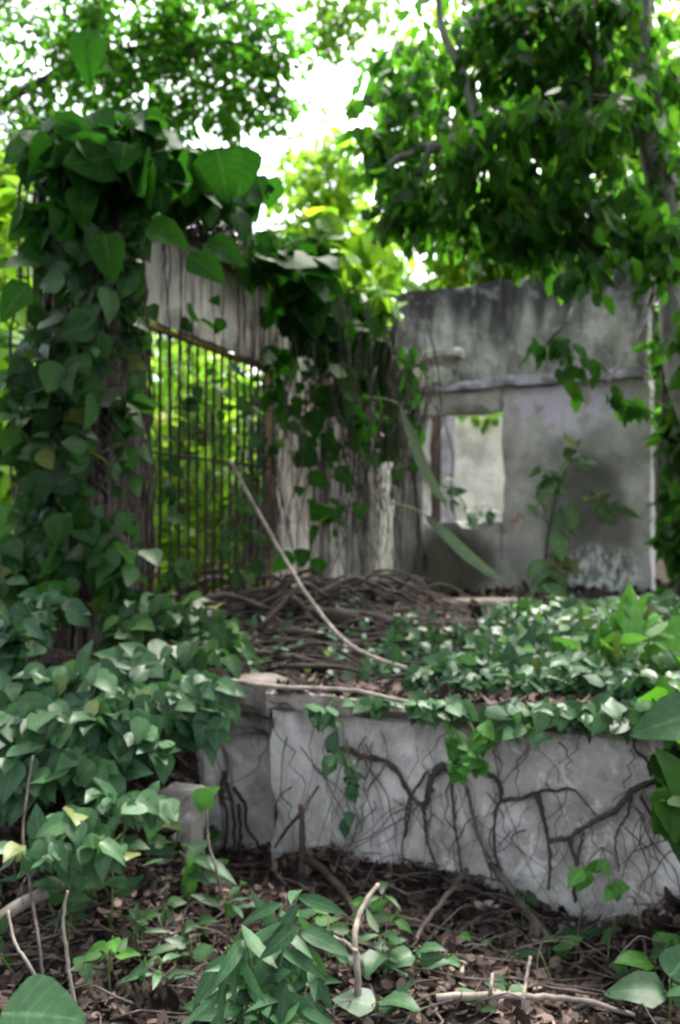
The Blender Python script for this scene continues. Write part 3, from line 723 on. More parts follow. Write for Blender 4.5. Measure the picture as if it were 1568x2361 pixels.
# ------------------------------------------------------------------ lianas, roots on the retaining wall, sticks
def stick(name, pts, r0, r1, mat, label, cat, group=None, sides=7, n=7, wob=.001, knob=.08, extra=()):
    mb = MB(); mb.tube(curve(pts, n, wob), r0, r1, sides, knob)
    for (p2, a, b) in extra: mb.tube(curve(p2, n, wob), a, b, sides, knob)
    return tag(mb.build(name, mat), label, cat, group)
stick('liana', [at(530, 1060, 6.6), at(590, 1170, 6.3), at(655, 1285, 5.9), at(725, 1395, 5.4), at(800, 1480, 5.0), at(880, 1522, 4.75), at(1000, 1562, 4.45), at(1060, 1640, 4.1)], .013, .011, M['stem_pale'],
      'long pale liana slanting from the barred window down to the retaining wall', 'liana')
def onw(u, v, o=.02): return onplane(Wf, u, v, o)
stick('liana', [onw(530, 1568, .07), onw(640, 1582, .07), onw(720, 1586, .07), onw(820, 1592, .07), onw(905, 1610, .07), onw(1055, 1643, .06)], .011, .009, M['stem_pale'],
      'thin pale liana lying along the front edge of the coping', 'liana')
def r8(z): return [onw(784+x*.5, 1727+y*.5) for x, y in z]
def r7(z, o=.02): return [onplane(Wf, x*.5, 1727+y*.5, o) for x, y in z]
RN = [('thick dark root forking in a Y on the left of the retaining wall face', [([(-60, 0), (40, 0), (110, 35), (200, 45), (265, 100), (320, 200), (380, 265), (390, 310), (405, 430), (430, 500), (455, 610)], .022, .010),
        ([(400, 100), (345, 180), (322, 225), (318, 300), (298, 400)], .008, .012), ([(480, 70), (430, 110), (408, 170), (400, 230), (385, 272)], .03, .018), ([(320, 210), (300, 330), (285, 480), (300, 600)], .007, .005)]),
      ('dark root stepping down the middle of the retaining wall face', [([(640, 100), (690, 115), (735, 160), (740, 230), (715, 290), (710, 470), (745, 560)], .017, .009), ([(740, 235), (820, 225), (905, 195), (1000, 185), (1080, 190), (1175, 300)], .016, .006),
        ([(905, 195), (930, 290), (955, 420), (965, 520), (958, 640)], .019, .008)]),
      ('dark root climbing to the right end of the retaining wall face', [([(1080, 700), (1075, 600), (1090, 520), (1060, 412), (1160, 330), (1260, 280), (1340, 190), (1420, 150), (1500, 140), (1580, 180)], .013, .02), ([(955, 425), (1010, 412), (1060, 412)], .014, .016),
        ([(1120, 380), (1100, 470), (1090, 520)], .007, .008), ([(1340, 190), (1325, 290), (1290, 350), (1265, 420), (1280, 560)], .01, .006), ([(1380, 210), (1450, 330), (1500, 420)], .01, .006), ([(1430, 120), (1410, 50), (1360, 0), (1340, -80)], .012, .008)]),
      ('slim dark root running straight down beside the ivy tuft on the retaining wall', [([(485, 60), (510, 130), (520, 280), (540, 420), (555, 540), (575, 650)], .012, .007), ([(540, 420), (590, 330), (640, 300)], .005, .004)]),
      ('pale root trailing from the ivy tuft to the foot of the retaining wall', [([(560, 110), (585, 180), (610, 300), (640, 420), (690, 500), (765, 640)], .012, .007), ([(590, 200), (640, 380), (700, 600)], .007, .005)])]
for lab, segs in RN:
    mb = MB()
    for z, a, b in segs: mb.tube(curve(r8(z), 5, .002), a*.62, b*.6, 7, .3)
    tag(mb.build('creeping_root', M['root_dark'] if 'pale' not in lab else M['root']), lab, 'root', 'roots creeping over the retaining wall')
mb = MB()
for z in ([(1020, 180), (1040, 260), (1050, 330), (1035, 520)], [(1080, 170), (1130, 260), (1140, 350), (1215, 480)], [(1100, 250), (1112, 400), (1080, 530)], [(1045, 150), (1080, 300), (1075, 520)], [(1035, 100), (1020, 190), (1000, 380)]):
    mb.tube(curve(r7(z, -.15), 5, .003), .010, .006, 6, .15)
tag(mb.build('creeping_root', M['root_dark']), 'bundle of slim dark roots on the shaded left end panel of the retaining wall', 'root', 'roots creeping over the retaining wall')
mb = MB()                                  # hair-thin rootlets, too many to count
for i in range(75):
    s = RNG.uniform(0, 2.4); z1 = RNG.uniform(.3, .75); n = 10; z0 = max(.02, z1-RNG.uniform(.15, .7))
    w = np.cumsum(RNG.normal(0, .018, n)); dr = RNG.normal(0, .18)
    mb.tube([Wf(s+w[k]+dr*k/n, .018, z1+(z0-z1)*k/(n-1)) for k in range(n)], RNG.uniform(.0012, .0032), .0008, 4)
mb2 = MB()
for i in range(42):
    s = RNG.uniform(0, 2.4); z1 = RNG.uniform(.3, .8); n = 10; z0 = max(.0, z1-RNG.uniform(.3, .8)); w = np.cumsum(RNG.normal(0, .025, n)); dr = RNG.normal(0, .25)
    mb2.tube(curve([Wf(s+w[k]+dr*k/n, .02+.02*abs(math.sin(k+s*9)), z1+(z0-z1)*k/(n-1)) for k in range(n)], 2), RNG.uniform(.0015, .0042), .001, 5, .2)
tag(mb2.build('rootlets', M['root']), 'pale brown thin roots trailing down the retaining wall face', 'rootlets', kind='stuff')
tag(mb.build('rootlets', M['root_dark']), 'web of hair-thin rootlets over the retaining wall face', 'rootlets', kind='stuff')

def g2(u, v, l=.0): return G(u, v, l)
ST = [
 ('dead_branch', [g2(1005, 2318, .03), g2(1120, 2325, .05), g2(1230, 2335, .06), g2(1340, 2340, .05), g2(1460, 2355, .03)], .014, .008, 'stem_pale', 'long pale dead branch lying on the litter along the bottom edge'),
 ('dead_branch', [g2(-60, 2185, .05), g2(60, 2130, .08), g2(170, 2080, .08), g2(280, 2020, .06)], .03, .018, 'stem_pale', 'thick pale dead branch slanting across the lower left corner'),
 ('dead_branch', [g2(1115, 2035, .12), g2(1160, 2075, .09), g2(1210, 2125, .06), g2(1265, 2180, .03)], .018, .012, 'root', 'grey slanting stick below the middle of the retaining wall'),
 ('dead_branch', [g2(1075, 2060, .1), g2(1030, 2110, .08), g2(980, 2160, .06), g2(950, 2200, .03)], .012, .008, 'root', 'brown stick crossing under the grey slanting one, tip to lower left'),
 ('dead_branch', [g2(700, 1990, .04), g2(760, 2050, .06), g2(810, 2110, .05), g2(835, 2160, .03)], .02, .013, 'log', 'dark brown branch sloping down from the foot of the wall to the forked stick'),
 ('dead_branch', [g2(310, 1760, .04), g2(350, 1790, .05), g2(400, 1815, .05), g2(450, 1830, .05)], .012, .01, 'root', 'thin bent twig resting on the broken concrete block'),
 ('dead_branch', [g2(1095, 2098, .02), g2(1150, 2098, .03)], .018, .016, 'stem_pale', 'short pale broken piece of wood on the litter below the wall'),
 ('rotten_log', [g2(850, 2150, .0), g2(890, 2140, .02), g2(930, 2135, .02), g2(1010, 2150, .0)], .035, .022, 'log', 'short dark rotten log half sunk in the litter below the wall'),
 ('rotten_log', [g2(520, 1398, .07), g2(620, 1420, .07), g2(720, 1438, .06), g2(830, 1446, .06), g2(940, 1462, .05)], .055, .045, 'log', 'long dark log lying on the terrace under the barred window'),
 ('rotten_log', [g2(600, 1470, .02), g2(680, 1478, .05), g2(760, 1490, .05), g2(850, 1500, .02)], .03, .02, 'log', 'thin dark branch on the terrace in front of the long log'),
 ('rotten_log', [g2(510, 1510, .02), g2(600, 1530, .05), g2(700, 1545, .05), g2(790, 1560, .02)], .03, .022, 'log', 'crooked dark branch nearest the coping on the terrace'),
 ('timber_beam', [g2(1022, 1410, .06), g2(1190, 1408, .06)], .055, .05, 'stem_pale', 'pale round timber lying at the foot of the wall under the square window hole')]
for nm, pts, a, b, m, lab in ST:
    stick(nm, pts, a, b, M[m], lab, 'log' if 'log' in nm else ('beam' if 'beam' in nm else 'branch'), n=5, wob=.002)
for q in (): pass
mb = MB()
for i in range(38):
    u0, v0 = RNG.uniform(480, 1000), RNG.uniform(1440, 1570); p = G(u0, v0); a = RNG.normal(0, .35); L = RNG.uniform(.4, 1.4)
    P = []
    for k in range(6):
        x, y = p.x+math.cos(a)*L*(k/5-.5), p.y+math.sin(a)*L*(k/5-.5)+RNG.normal(0, .06)
        if y < wall_y(x)+.03: y = wall_y(x)+.03
        P.append((x, y, hz(x, max(y, wall_y(x)+.3))+RNG.uniform(.01, .09)))
    mb.tube(curve(P, 3), RNG.uniform(.006, .02), .005, 5, .15)
for i in range(34):
    u0, v0 = RNG.uniform(560, 960), RNG.uniform(1385, 1440); p = G(u0, v0); a = RNG.normal(.1, .3); L = RNG.uniform(.6, 1.8)
    P = [(p.x+math.cos(a)*L*(k/5-.5), p.y+math.sin(a)*L*(k/5-.5)+RNG.normal(0, .04), hz(p.x, p.y)+RNG.uniform(.0, .3)*math.sin(.4+k/2)) for k in range(6)]
    mb.tube(curve(P, 3), RNG.uniform(.005, .03), .004, 5, .25)
tag(mb.build('root_tangle', M['log']), 'tangle of dead roots and stems piled on the terrace below the barred window', 'roots', kind='stuff')
mb = MB()
for i in range(150):
    p = G(RNG.uniform(-50, 1600), RNG.uniform(2050, 2340)); a = RNG.uniform(0, 6.28); L = RNG.uniform(.1, .45); up = RNG.uniform(.0, .5)
    P = [(p.x+math.cos(a)*L*k/4+RNG.normal(0, .01), p.y+math.sin(a)*L*k/4+RNG.normal(0, .01), p.z-.01+up*L*math.sin(k/4*2.2)+RNG.normal(0, .006)) for k in range(5)]
    mb.tube(curve(P, 2), RNG.uniform(.002, .006), .0015, 5, .1)
tag(mb.build('arching_twigs', M['root']), 'arching bare twigs and runners tangled over the foreground litter', 'twigs', kind='stuff')
b0 = G(830, 2361); d0 = b0.y
stick('forked_stick', [at(832, 2440, d0), at(828, 2340, d0), at(822, 2220, d0+.05), at(818, 2150, d0+.1), at(835, 2090, d0+.2), at(872, 2035, d0+.3)], .014, .008, M['stem_pale'],
      'pale upright forked stick in front of the wall, bottom centre', 'stick', extra=[([at(822, 2190, d0+.05), at(800, 2170, d0+.1), at(770, 2155, d0+.15)], .008, .005)])
s1 = G(697, 2060)
stick('dead_twig', [s1+Vector((0, 0, -.03)), at(696, 2000, s1.y), at(697, 1920, s1.y), at(694, 1850, s1.y)], .017, .012, M['log'], 'dark snapped stem standing upright against the left corner of the wall', 'stem',
      extra=[([at(696, 1870, s1.y), at(660, 1910, s1.y+.1), at(635, 1950, s1.y+.15)], .009, .006), ([at(697, 1875, s1.y), at(715, 1840, s1.y+.1), at(735, 1810, s1.y+.2)], .009, .005)])
s2 = G(190, 2361); 
stick('dead_twig', [at(198, 2400, s2.y), at(170, 2280, s2.y+.02), at(158, 2200, s2.y+.05), at(148, 2120, s2.y+.05), at(158, 2050, s2.y+.06)], .007, .004, M['stem_pale'], 'white wavy dead stem rising through the lower left plants', 'stem')
stick('dead_twig', [at(110, 2290, s2.y), at(70, 2220, s2.y), at(35, 2160, s2.y+.05), at(22, 2095, s2.y+.1)], .006, .004, M['stem_pale'], 'white curved dead stem at the lower left edge', 'stem')
stick('dead_twig', [at(105, 2290, s2.y+.1), at(92, 2160, s2.y+.2), at(72, 2040, s2.y+.4), at(56, 1930, s2.y+.5), at(62, 1840, s2.y+.6), at(78, 1740, s2.y+.7)], .006, .004, M['root'], 'long thin brown stem climbing the left bank into the ivy', 'stem')
stick('dead_twig', [at(512, 2070, 3.75), at(500, 2000, 3.8), at(482, 1940, 3.9), at(478, 1880, 4.0), at(470, 1830, 4.1)], .007, .005, M['root'], 'thin stem dangling left of the end panel', 'stem')
s3 = G(1205, 2361)
stick('dead_twig', [at(1205, 2400, s3.y), at(1206, 2300, s3.y), at(1210, 2260, s3.y+.05), at(1222, 2200, s3.y+.1)], .008, .005, M['stem_pale'], 'thin pale twig upright in the right foreground litter', 'stem')
stick('dead_twig', [G(1122, 2310), at(1130, 2280, 3.05), at(1134, 2240, 3.1)], .008, .006, M['stem_pale'], 'short pale stub standing on the long branch along the bottom edge', 'stem')
for i, (u, v0, v1, d, lab) in enumerate([(938, 560, 790, 8.5, 'string-thin hanging vine in front of the left end of the black-stained parapet'), (1152, 560, 720, 8.8, 'string-thin hanging vine before the middle of the black-stained parapet'),
      (1483, 480, 880, 7.8, 'hanging vine at the right end of the parapet')]):
    stick('hanging_vine', [at(u, v0, d), at(u+2, (v0+v1)/2, d), at(u-1, v1, d)], .006, .005, M['stem_pale'], lab, 'vine', n=4)

# ------------------------------------------------------------------ ivy and understory plants
def ground_leaves(mb, kind, uv, cnt, size, lift, out=(0, -.6, .8), rnd=None, dj=.6):
    """leaves of creepers over the ground patch whose outline on the ground is given by four sight lines"""
    P = []
    cs = [np.array(G(u, v)) for u, v in uv]
    for i in range(cnt):
        a, b = RNG.uniform(0, 1, 2)
        p = cs[0]*(1-a)*(1-b)+cs[1]*a*(1-b)+cs[2]*a*b+cs[3]*(1-a)*b
        z = hz(p[0], p[1])+RNG.uniform(.02, lift); P.append((p[0], p[1], z))
    P = np.array(P)
    D = RNG.normal(0, dj, (cnt, 3))+np.array([0, -.5, -.15])
    leaves(mb, kind, P, D, facing(cnt, out, .3, .35), size*RNG.uniform(.55, 1.25, cnt), rnd)
mb = MB()
ground_leaves(mb, 'ivy', [(1000, 1640), (1600, 1640), (1600, 1420), (1150, 1430)], 1500, .09, .17)
ground_leaves(mb, 'ivy', [(820, 1570), (1100, 1640), (1250, 1450), (900, 1470)], 330, .08, .12)
ground_leaves(mb, 'ivy', [(560, 1575), (860, 1585), (1000, 1440), (560, 1440)], 120, .075, .09)
ground_leaves(mb, 'ivy', [(940, 1655), (1600, 1665), (1600, 1600), (960, 1600)], 420, .085, .13)
tag(mb.build('ivy_carpet', M['ivy'], attr=True), 'low carpet of ivy leaves covering the terrace behind the coping, right', 'ivy', kind='stuff')
mb = MB()
ground_leaves(mb, 'ivy', [(1150, 1600), (1600, 1600), (1600, 1430), (1150, 1440)], 160, .095, .2)
ground_leaves(mb, 'ivy', [(800, 1560), (1000, 1600), (1000, 1460), (560, 1460)], 60, .055, .05)
tag(mb.build('young_ivy', M['ivy_young'], attr=True), 'scattered young yellow-green leaves among the ivy carpet on the terrace', 'ivy', kind='stuff')

def bush(name, label, base, blobs, kind, size, mat, out=(.1, -.8, 0), dirc=(.1, -.4, -.45), up=.9, cat='plant', group=None, stems=8, rnd=None, nj=.4, smat='stem_green', dj=.5):
    hang = name == 'ivy_sprig'
    if hang: stems = 3
    t = empty(name, base, label, cat, group)
    mb = MB(); scatter(mb, kind, blobs, size, out, dirc, dj, up, nj, rnd); mb.build('foliage', M[mat], t, attr=True)
    mb = MB()
    for i in range(stems):
        u, v, d, ru, rv_, rd, c = blobs[i % len(blobs)]
        e = at(u+RNG.normal(0, ru*.5), v+RNG.normal(0, rv_*.4), d+RNG.normal(0, rd*.4))
        mb.tube(curve([base, (base+e)/2+Vector((RNG.normal(0, .02 if hang else .05), 0, 0 if hang else .08)), e], 5), .003 if hang else .006, .002 if hang else .003, 5)
    mb.build('stem', M[smat], t); return t
bush('ivy_bush', 'mass of pale blue-green ivy leaves spilling down the left bank', G(150, 1760), [(330, 1540, 4.55, 120, 70, .15, 50), (170, 1600, 4.3, 170, 80, .15, 110), (80, 1690, 4.05, 130, 80, .15, 90), (250, 1680, 4.1, 130, 80, .15, 70), (30, 1780, 3.9, 90, 60, .12, 30), (180, 1760, 3.95, 110, 50, .12, 34)], 'ivy', .165, 'ivy')
bush('ivy_bush', 'ivy clump hanging over the left end of the retaining wall top', G(420, 1680), [(440, 1600, 4.35, 90, 70, .12, 50), (360, 1640, 4.25, 90, 60, .12, 34), (490, 1640, 4.25, 45, 50, .08, 14), (330, 1720, 4.1, 70, 40, .1, 14)], 'ivy', .165, 'ivy')
bush('ivy_bush', 'dark ivy growing at the foot of the root-covered pillar', G(420, 1520), [(420, 1420, 5.0, 100, 60, .2, 46), (500, 1470, 4.8, 70, 50, .15, 26), (310, 1440, 4.9, 70, 60, .15, 22), (440, 1510, 4.6, 90, 40, .15, 20)], 'ivy', .17, 'ivy_dark')
bush('ivy_bush', 'ivy at the left edge below the pillar, over the bank', G(30, 1560), [(30, 1480, 4.6, 70, 90, .2, 50), (100, 1400, 4.8, 70, 60, .2, 26)], 'ivy', .16, 'ivy', rnd=.4)
bush('ivy_bush', 'loose low ivy on bare soil beside the broken concrete block', G(260, 1900), [(300, 1850, 3.7, 110, 35, .15, 36), (170, 1900, 3.6, 110, 40, .15, 34), (110, 1960, 3.45, 90, 40, .12, 18), (230, 1960, 3.45, 80, 30, .1, 12)], 'ivy', .12, 'ivy', rnd=.65)
bush('ivy_sprig', 'bright ivy tuft hanging over the middle of the retaining wall', onw(1075, 1650, .05), [(1075, 1760, 3.86, 45, 28, .04, 14), (1050, 1700, 3.9, 30, 30, .04, 7), (1110, 1700, 3.88, 40, 40, .04, 10)], 'ivy', .105, 'ivy_young', rnd=.25)
bush('ivy_sprig', 'small ivy sprig hanging left of centre on the retaining wall', onw(770, 1600, .05), [(770, 1650, 4.08, 50, 30, .04, 9), (730, 1640, 4.1, 20, 15, .03, 3), (770, 1740, 4.12, 20, 25, .03, 4)], 'ivy', .10, 'ivy', rnd=.6)
bush('ivy_sprig', 'narrow column of small dark leaves running down the retaining wall left of centre', onw(800, 1700, .03), [(808, 1800, 4.12, 14, 60, .03, 9), (735, 1970, 4.2, 12, 25, .03, 2), (800, 1880, 4.12, 12, 30, .02, 4)], 'ivy', .07, 'ivy', rnd=.3)
bush('ivy_sprig', 'small leaves hanging near the right end of the retaining wall', onw(1200, 1640, .05), [(1195, 1680, 3.8, 50, 20, .04, 8), (1300, 1640, 3.78, 60, 20, .05, 9)], 'ivy', .095, 'ivy', rnd=.7)
bush('ivy_sprig', 'ragged fringe of ivy leaves spilling over the coping right of the bright tuft', onw(1300, 1620, .05), [(1180, 1640, 3.9, 70, 22, .06, 22), (1320, 1635, 3.85, 90, 22, .06, 26), (1450, 1640, 3.78, 80, 34, .06, 26), (1000, 1625, 4.0, 90, 20, .05, 22), (860, 1615, 4.15, 60, 14, .05, 9)], 'ivy', .12, 'ivy')
bush('ivy_sprig', 'single green-and-yellow leaves on a long stem low on the right of the retaining wall', onw(1385, 1950, .03), [(1350, 2010, 3.62, 14, 14, .03, 2), (1400, 1990, 3.66, 20, 14, .03, 2), (1410, 2040, 3.62, 30, 10, .03, 4)], 'ivy', .09, 'ivy_young', rnd=.2)
bush('ivy_sprig', 'two-tone sprig of heart leaves on the broken block', G(470, 1880), [(470, 1825, 3.85, 16, 12, .03, 4)], 'ivy', .11, 'ivy_young', rnd=.6)
bush('shrub', 'dark leafy shrub crowding the right edge beside the retaining wall', G(1560, 1900), [(1560, 1640, 3.85, 70, 60, .15, 14), (1580, 1740, 3.75, 60, 60, .12, 20), (1540, 1560, 4.4, 60, 60, .2, 26), (1570, 1850, 3.6, 50, 60, .1, 24), (1520, 1580, 4.2, 50, 40, .1, 10)], 'heart', .16, 'canopy_dark')
p = at(1545, 1675, 3.6)
t = empty('broad_leaf', p, 'single very large green leaf at the right edge above the wall end', 'leaf')
mb = MB(); leaves(mb, 'heart', [[p.x+.1, p.y, p.z+.05]], [[-1, -.2, -.15]], [[.1, -.8, .7]], .26, .4, bend=.6); mb.build('blade', M['ivy'], t, attr=True)
mb = MB(); mb.tube(curve([G(1600, 2000), at(1610, 1760, 3.65), at(1590, 1655, 3.6)], 5), .007, .004, 5); mb.build('stalk', M['stem_green'], t)
# ferny bright leaves behind the coping
c0 = G(1440, 1600)
bush('shrub', 'bright yellow-green long-leaved plant rising from the ivy carpet near the right edge', c0, [(1430, 1500, 4.7, 90, 50, .15, 20), (1500, 1470, 4.7, 60, 50, .12, 12), (1350, 1515, 4.7, 50, 15, .1, 6)], 'lance', .26, 'ivy_young', dirc=(0, -.2, .2), dj=.9)
bush('ivy_bush', 'loose dark ivy rising against the foot of the cross wall below the sapling', G(1330, 1430), [(1300, 1400, 7.2, 110, 30, .3, 40), (1450, 1400, 6.6, 90, 30, .3, 40), (1200, 1430, 6.6, 80, 25, .3, 26), (1500, 1440, 5.6, 60, 40, .3, 30)], 'ivy', .19, 'ivy_dark')
bush('shrub', 'mid-sized leafy growth on the terrace just left of the bright long-leaved plant', G(1200, 1540), [(1200, 1520, 5.0, 110, 40, .3, 30), (1060, 1550, 4.8, 80, 30, .2, 16), (1330, 1560, 4.6, 80, 35, .2, 22)], 'ivy', .18, 'ivy')
# sapling before the cross wall
def on_b(u, v, off): return onplane(B, u, v, off)
base = on_b(1265, 1400, .35)
sp2 = empty('sapling', base, 'tall leafy sapling growing up in front of the cross wall', 'sapling')
mb = MB(); top = on_b(1320, 1040, .3)
mb.tube(curve([base, on_b(1255, 1320, .35), on_b(1270, 1200, .33), on_b(1295, 1110, .3), top], 5), .014, .007, 6)
for a, b in (((1268, 1210), (1235, 1160)), ((1280, 1240), (1350, 1200)), ((1350, 1200), (1400, 1140)), ((1290, 1130), (1255, 1080)), ((1262, 1280), (1330, 1260))):
    mb.tube(curve([on_b(*a, .33), on_b((a[0]+b[0])/2, (a[1]+b[1])/2+6, .33), on_b(*b, .33)], 4), .007, .004, 5)
mb.build('stem', M['root'], sp2)
mb = MB(); dd = on_b(1300, 1200, .33).y
scatter(mb, 'small', [(1325, 1030, dd, 20, 8, .06, 4), (1330, 1060, dd, 36, 14, .1, 5), (1258, 1085, dd, 20, 16, .1, 5), (1300, 1120, dd, 26, 14, .1, 3), (1380, 1150, dd, 40, 16, .1, 6), (1235, 1160, dd, 20, 12, .1, 3),
    (1310, 1220, dd, 50, 20, .1, 7), (1270, 1300, dd, 60, 40, .1, 15), (1240, 1370, dd, 60, 30, .1, 22), (1410, 1170, dd, 20, 12, .1, 3)], .24, (0, -.7, 0), (.1, -.2, -.2), .8, .9, .4, .8)
mb.build('foliage', M['sapling'], sp2, attr=True)
# weeds in the window hole
bush('weed', 'small weed growing on the broken sill of the square window hole', on_b(1090, 1195, .0), [(1100, 1180, 9.7, 45, 12, .06, 10), (1030, 1140, 9.9, 30, 50, .08, 10)], 'small', .16, 'lance')
bush('weed', 'bright fern tuft on top of the cream back wall', Vector((1.9, 12.6, 3.0)), [(1110, 958, 12.5, 50, 10, .1, 18)], 'small', .2, 'back')
# long grey-green sword leaves hanging before the doorway
for (a, m_, b, d, lab, w) in [((925, 935), (960, 1040), (1000, 1170), 7.0, 'long grey-green blade leaf hanging in front of the doorway slot, the upper one', .75), ((985, 1190), (1050, 1255), (1142, 1350), 6.8, 'long grey-green blade leaf pointing down under the square window hole, the lower one', .62)]:
    p, q = at(*a, d), at(*b, d-.2); L = (q-p).length
    t = empty('hanging_leaf', p, lab, 'leaf')
    mb = MB(); leaves(mb, 'sword', [list(p)], [list(q-p)], [[-.55, -.8, .15]], L, .2, bend=.4, wide=.55); mb.build('blade', M['sword'], t, attr=True)
    mb = MB(); mb.tube(curve([p+Vector((-.25, .3, .1)), p+Vector((-.1, .1, .06)), p], 4), .007, .005, 5); mb.build('stalk', M['stem_green'], t)

# foreground plants
def rosette(name, label, u, v, h, n, kind, size, mat, spread=.5, cat='plant', rnd=None, group=None, lean=(0, 0)):
    b = G(u, v); t = empty(name, b, label, cat, group)
    top = b+Vector((lean[0], lean[1], h))
    mb = MB(); mb.tube(curve([b-Vector((0, 0, .02)), (b+top)/2+Vector((RNG.normal(0, .01), 0, 0)), top], 4), .0055, .003, 5)
    P = []; D = []
    for i in range(n):
        k = .25+.75*(i+1)/n; a = i*2.4+RNG.uniform(0, 1); p = b.lerp(top, k)
        d = Vector((math.cos(a), math.sin(a)*.8-.3, RNG.uniform(-.1, .5)))
        q = p+d*size*.35*spread; mb.tube([p, (p+q)/2+Vector((0, 0, .01)), q], .0025, .002, 4)
        P.append(list(q)); D.append(list(d))
    mb.build('stem', M['stem_green'], t)
    mb = MB(); leaves(mb, kind, P, D, facing(n, (0, -.5, .4), .6, .3), size*RNG.uniform(.7, 1.15, n), rnd); mb.build('foliage', M[mat], t, attr=True)
    return t
gl = 'seedlings on the forest floor'
rosette('seedling', 'upright grass-like seedling with a bright blade beside the stub of the wall end', 425, 2060, .16, 7, 'lance', .2, 'lance', cat='seedling', group=gl)
mb = MB(); b = G(432, 2085)
t = tag(mesh_obj('grass_blade', *(lambda q: (q[0], q[1], q[2]))(leaf_arrays('lance', [list(b)], [[.12, 0, 1]], [[0, -1, .1]], .22, .5)[:3]), M['ivy_young'], attr=leaf_arrays('lance', [list(b)], [[.12, 0, 1]], [[0, -1, .1]], .22, .5)[3]), 'single bright green upright blade left of the end panel', 'grass')
SEED = [
 (260, 2130, .30, 6, 'ivy', .12, 'ivy', 'seedling with heart leaves standing left of the single bright blade'), (262, 2240, .12, 3, 'ivy', .09, 'ivy_young', 'small yellow-green seedling with a cut leaf in the lower left'),
 (520, 2130, .10, 4, 'lance', .13, 'lance', 'seedling with one long leaf pointing right, in front of the end panel'), (155, 2110, .22, 5, 'ivy', .11, 'ivy', 'dark heart-leaved seedling on a thin stem above the slanting pale branch'),
 (370, 2290, .12, 5, 'lance', .13, 'ivy', 'small seedling left of the broad lance-leaved plant'), (440, 2230, .1, 3, 'ivy', .08, 'ivy', 'tiny two-leaf seedling above the lower left litter'),
 (720, 2150, .1, 3, 'ivy', .09, 'ivy_young', 'light seedling at the right shoulder of the lance-leaved plant'), (850, 2120, .07, 2, 'ivy', .08, 'ivy_young', 'two-leaf sprout beside the top of the forked stick'),
 (960, 2250, .10, 6, 'ivy', .11, 'ivy', 'heart-leaved seedling right of the forked stick'), (880, 2260, .12, 6, 'ivy', .1, 'ivy', 'dark seedling hugging the forked stick'), (1030, 2240, .06, 3, 'ivy', .08, 'ivy', 'little seedling between the forked stick and the litter slope'),
 (1095, 2180, .04, 2, 'ivy', .06, 'ivy_young', 'tiny bright sprout by the pale broken piece of wood'), (1285, 2190, .05, 3, 'ivy', .08, 'ivy_young', 'bright sprout on the litter at the end of the grey slanting stick'), (1330, 2180, .06, 2, 'ivy', .08, 'ivy', 'green sprout just right of the bright one on the litter'),
 (1180, 2210, .03, 2, 'small', .06, 'ivy_young', 'upright bright single sprout in the middle of the litter slope'), (1455, 2270, .06, 3, 'ivy', .08, 'ivy', 'green sprout near the lower right corner, the smaller one'), (1510, 2260, .1, 4, 'ivy', .13, 'ivy_young', 'bright broad sprout near the lower right corner'),
 (1540, 2350, .14, 4, 'heart', .17, 'ivy', 'large-leaved seedling cut by the lower right corner'), (490, 2330, .05, 4, 'ivy', .1, 'ivy', 'low seedling under the lance-leaved plant, at the bottom edge'),
 (870, 2361, .08, 3, 'heart', .13, 'ivy', 'broad dark leaves at the bottom edge beside the foot of the forked stick'), (1170, 2290, .04, 3, 'ivy', .07, 'ivy', 'dark sprout above the long branch along the bottom edge')]
for u, v, h, n_, k, s, m, lab in SEED: rosette('seedling', lab, u, v, h, n_, k, s, m, cat='seedling', group=gl)
b = G(610, 2400)
t = empty('lance_leaved_plant', b, 'bushy plant with long blue-green lance leaves, bottom centre', 'plant')
mb = MB(); sm = MB()
for k, (u, v) in enumerate([(560, 2130), (520, 2180), (600, 2150), (650, 2080), (690, 2050), (570, 2230), (640, 2180), (700, 2130), (660, 2250), (600, 2270), (540, 2280), (720, 2210), (690, 2300)]):
    d = 2.95+.05*(k % 4)-.1; e = at(u, v, d); P = curve([b+Vector((RNG.normal(0, .03), 0, 0)), (b+e)/2+Vector((0, 0, .03)), e], 4); sm.tube(P, .006, .003, 5)
    n_ = 7; a = RNG.uniform(0, 6)
    D = [[math.cos(a+i*2.4)*.8, math.sin(a+i*2.4)*.6-.4, RNG.uniform(-1.0, .5)] for i in range(n_)]
    leaves(mb, 'lance', [list(e-Vector((0, 0, .02*i))) for i in range(n_)], D, facing(n_, (0, -.6, .4), .6, .3), .15*RNG.uniform(.7, 1.2, n_))
sm.build('stem', M['stem_green'], t); mb.build('foliage', M['lance'], t, attr=True)
p = at(120, 2330, 2.75)
t = empty('broad_leaf', p, 'single very large dark green leaf in the lower left corner', 'leaf')
mb = MB(); leaves(mb, 'heart', [list(p+Vector((-.12, 0, .0)))], [[1, -.15, .05]], [[0, -.6, .8]], .23, .4, bend=.6); mb.build('blade', M['ivy'], t, attr=True)
mb = MB(); mb.tube(curve([G(60, 2361)-Vector((0, .2, .05)), p+Vector((-.15, 0, -.1)), p+Vector((-.12, 0, 0))], 4), .006, .004, 5); mb.build('stalk', M['stem_green'], t)
mb = MB(); sm = MB()                       # low seedlings too many to count
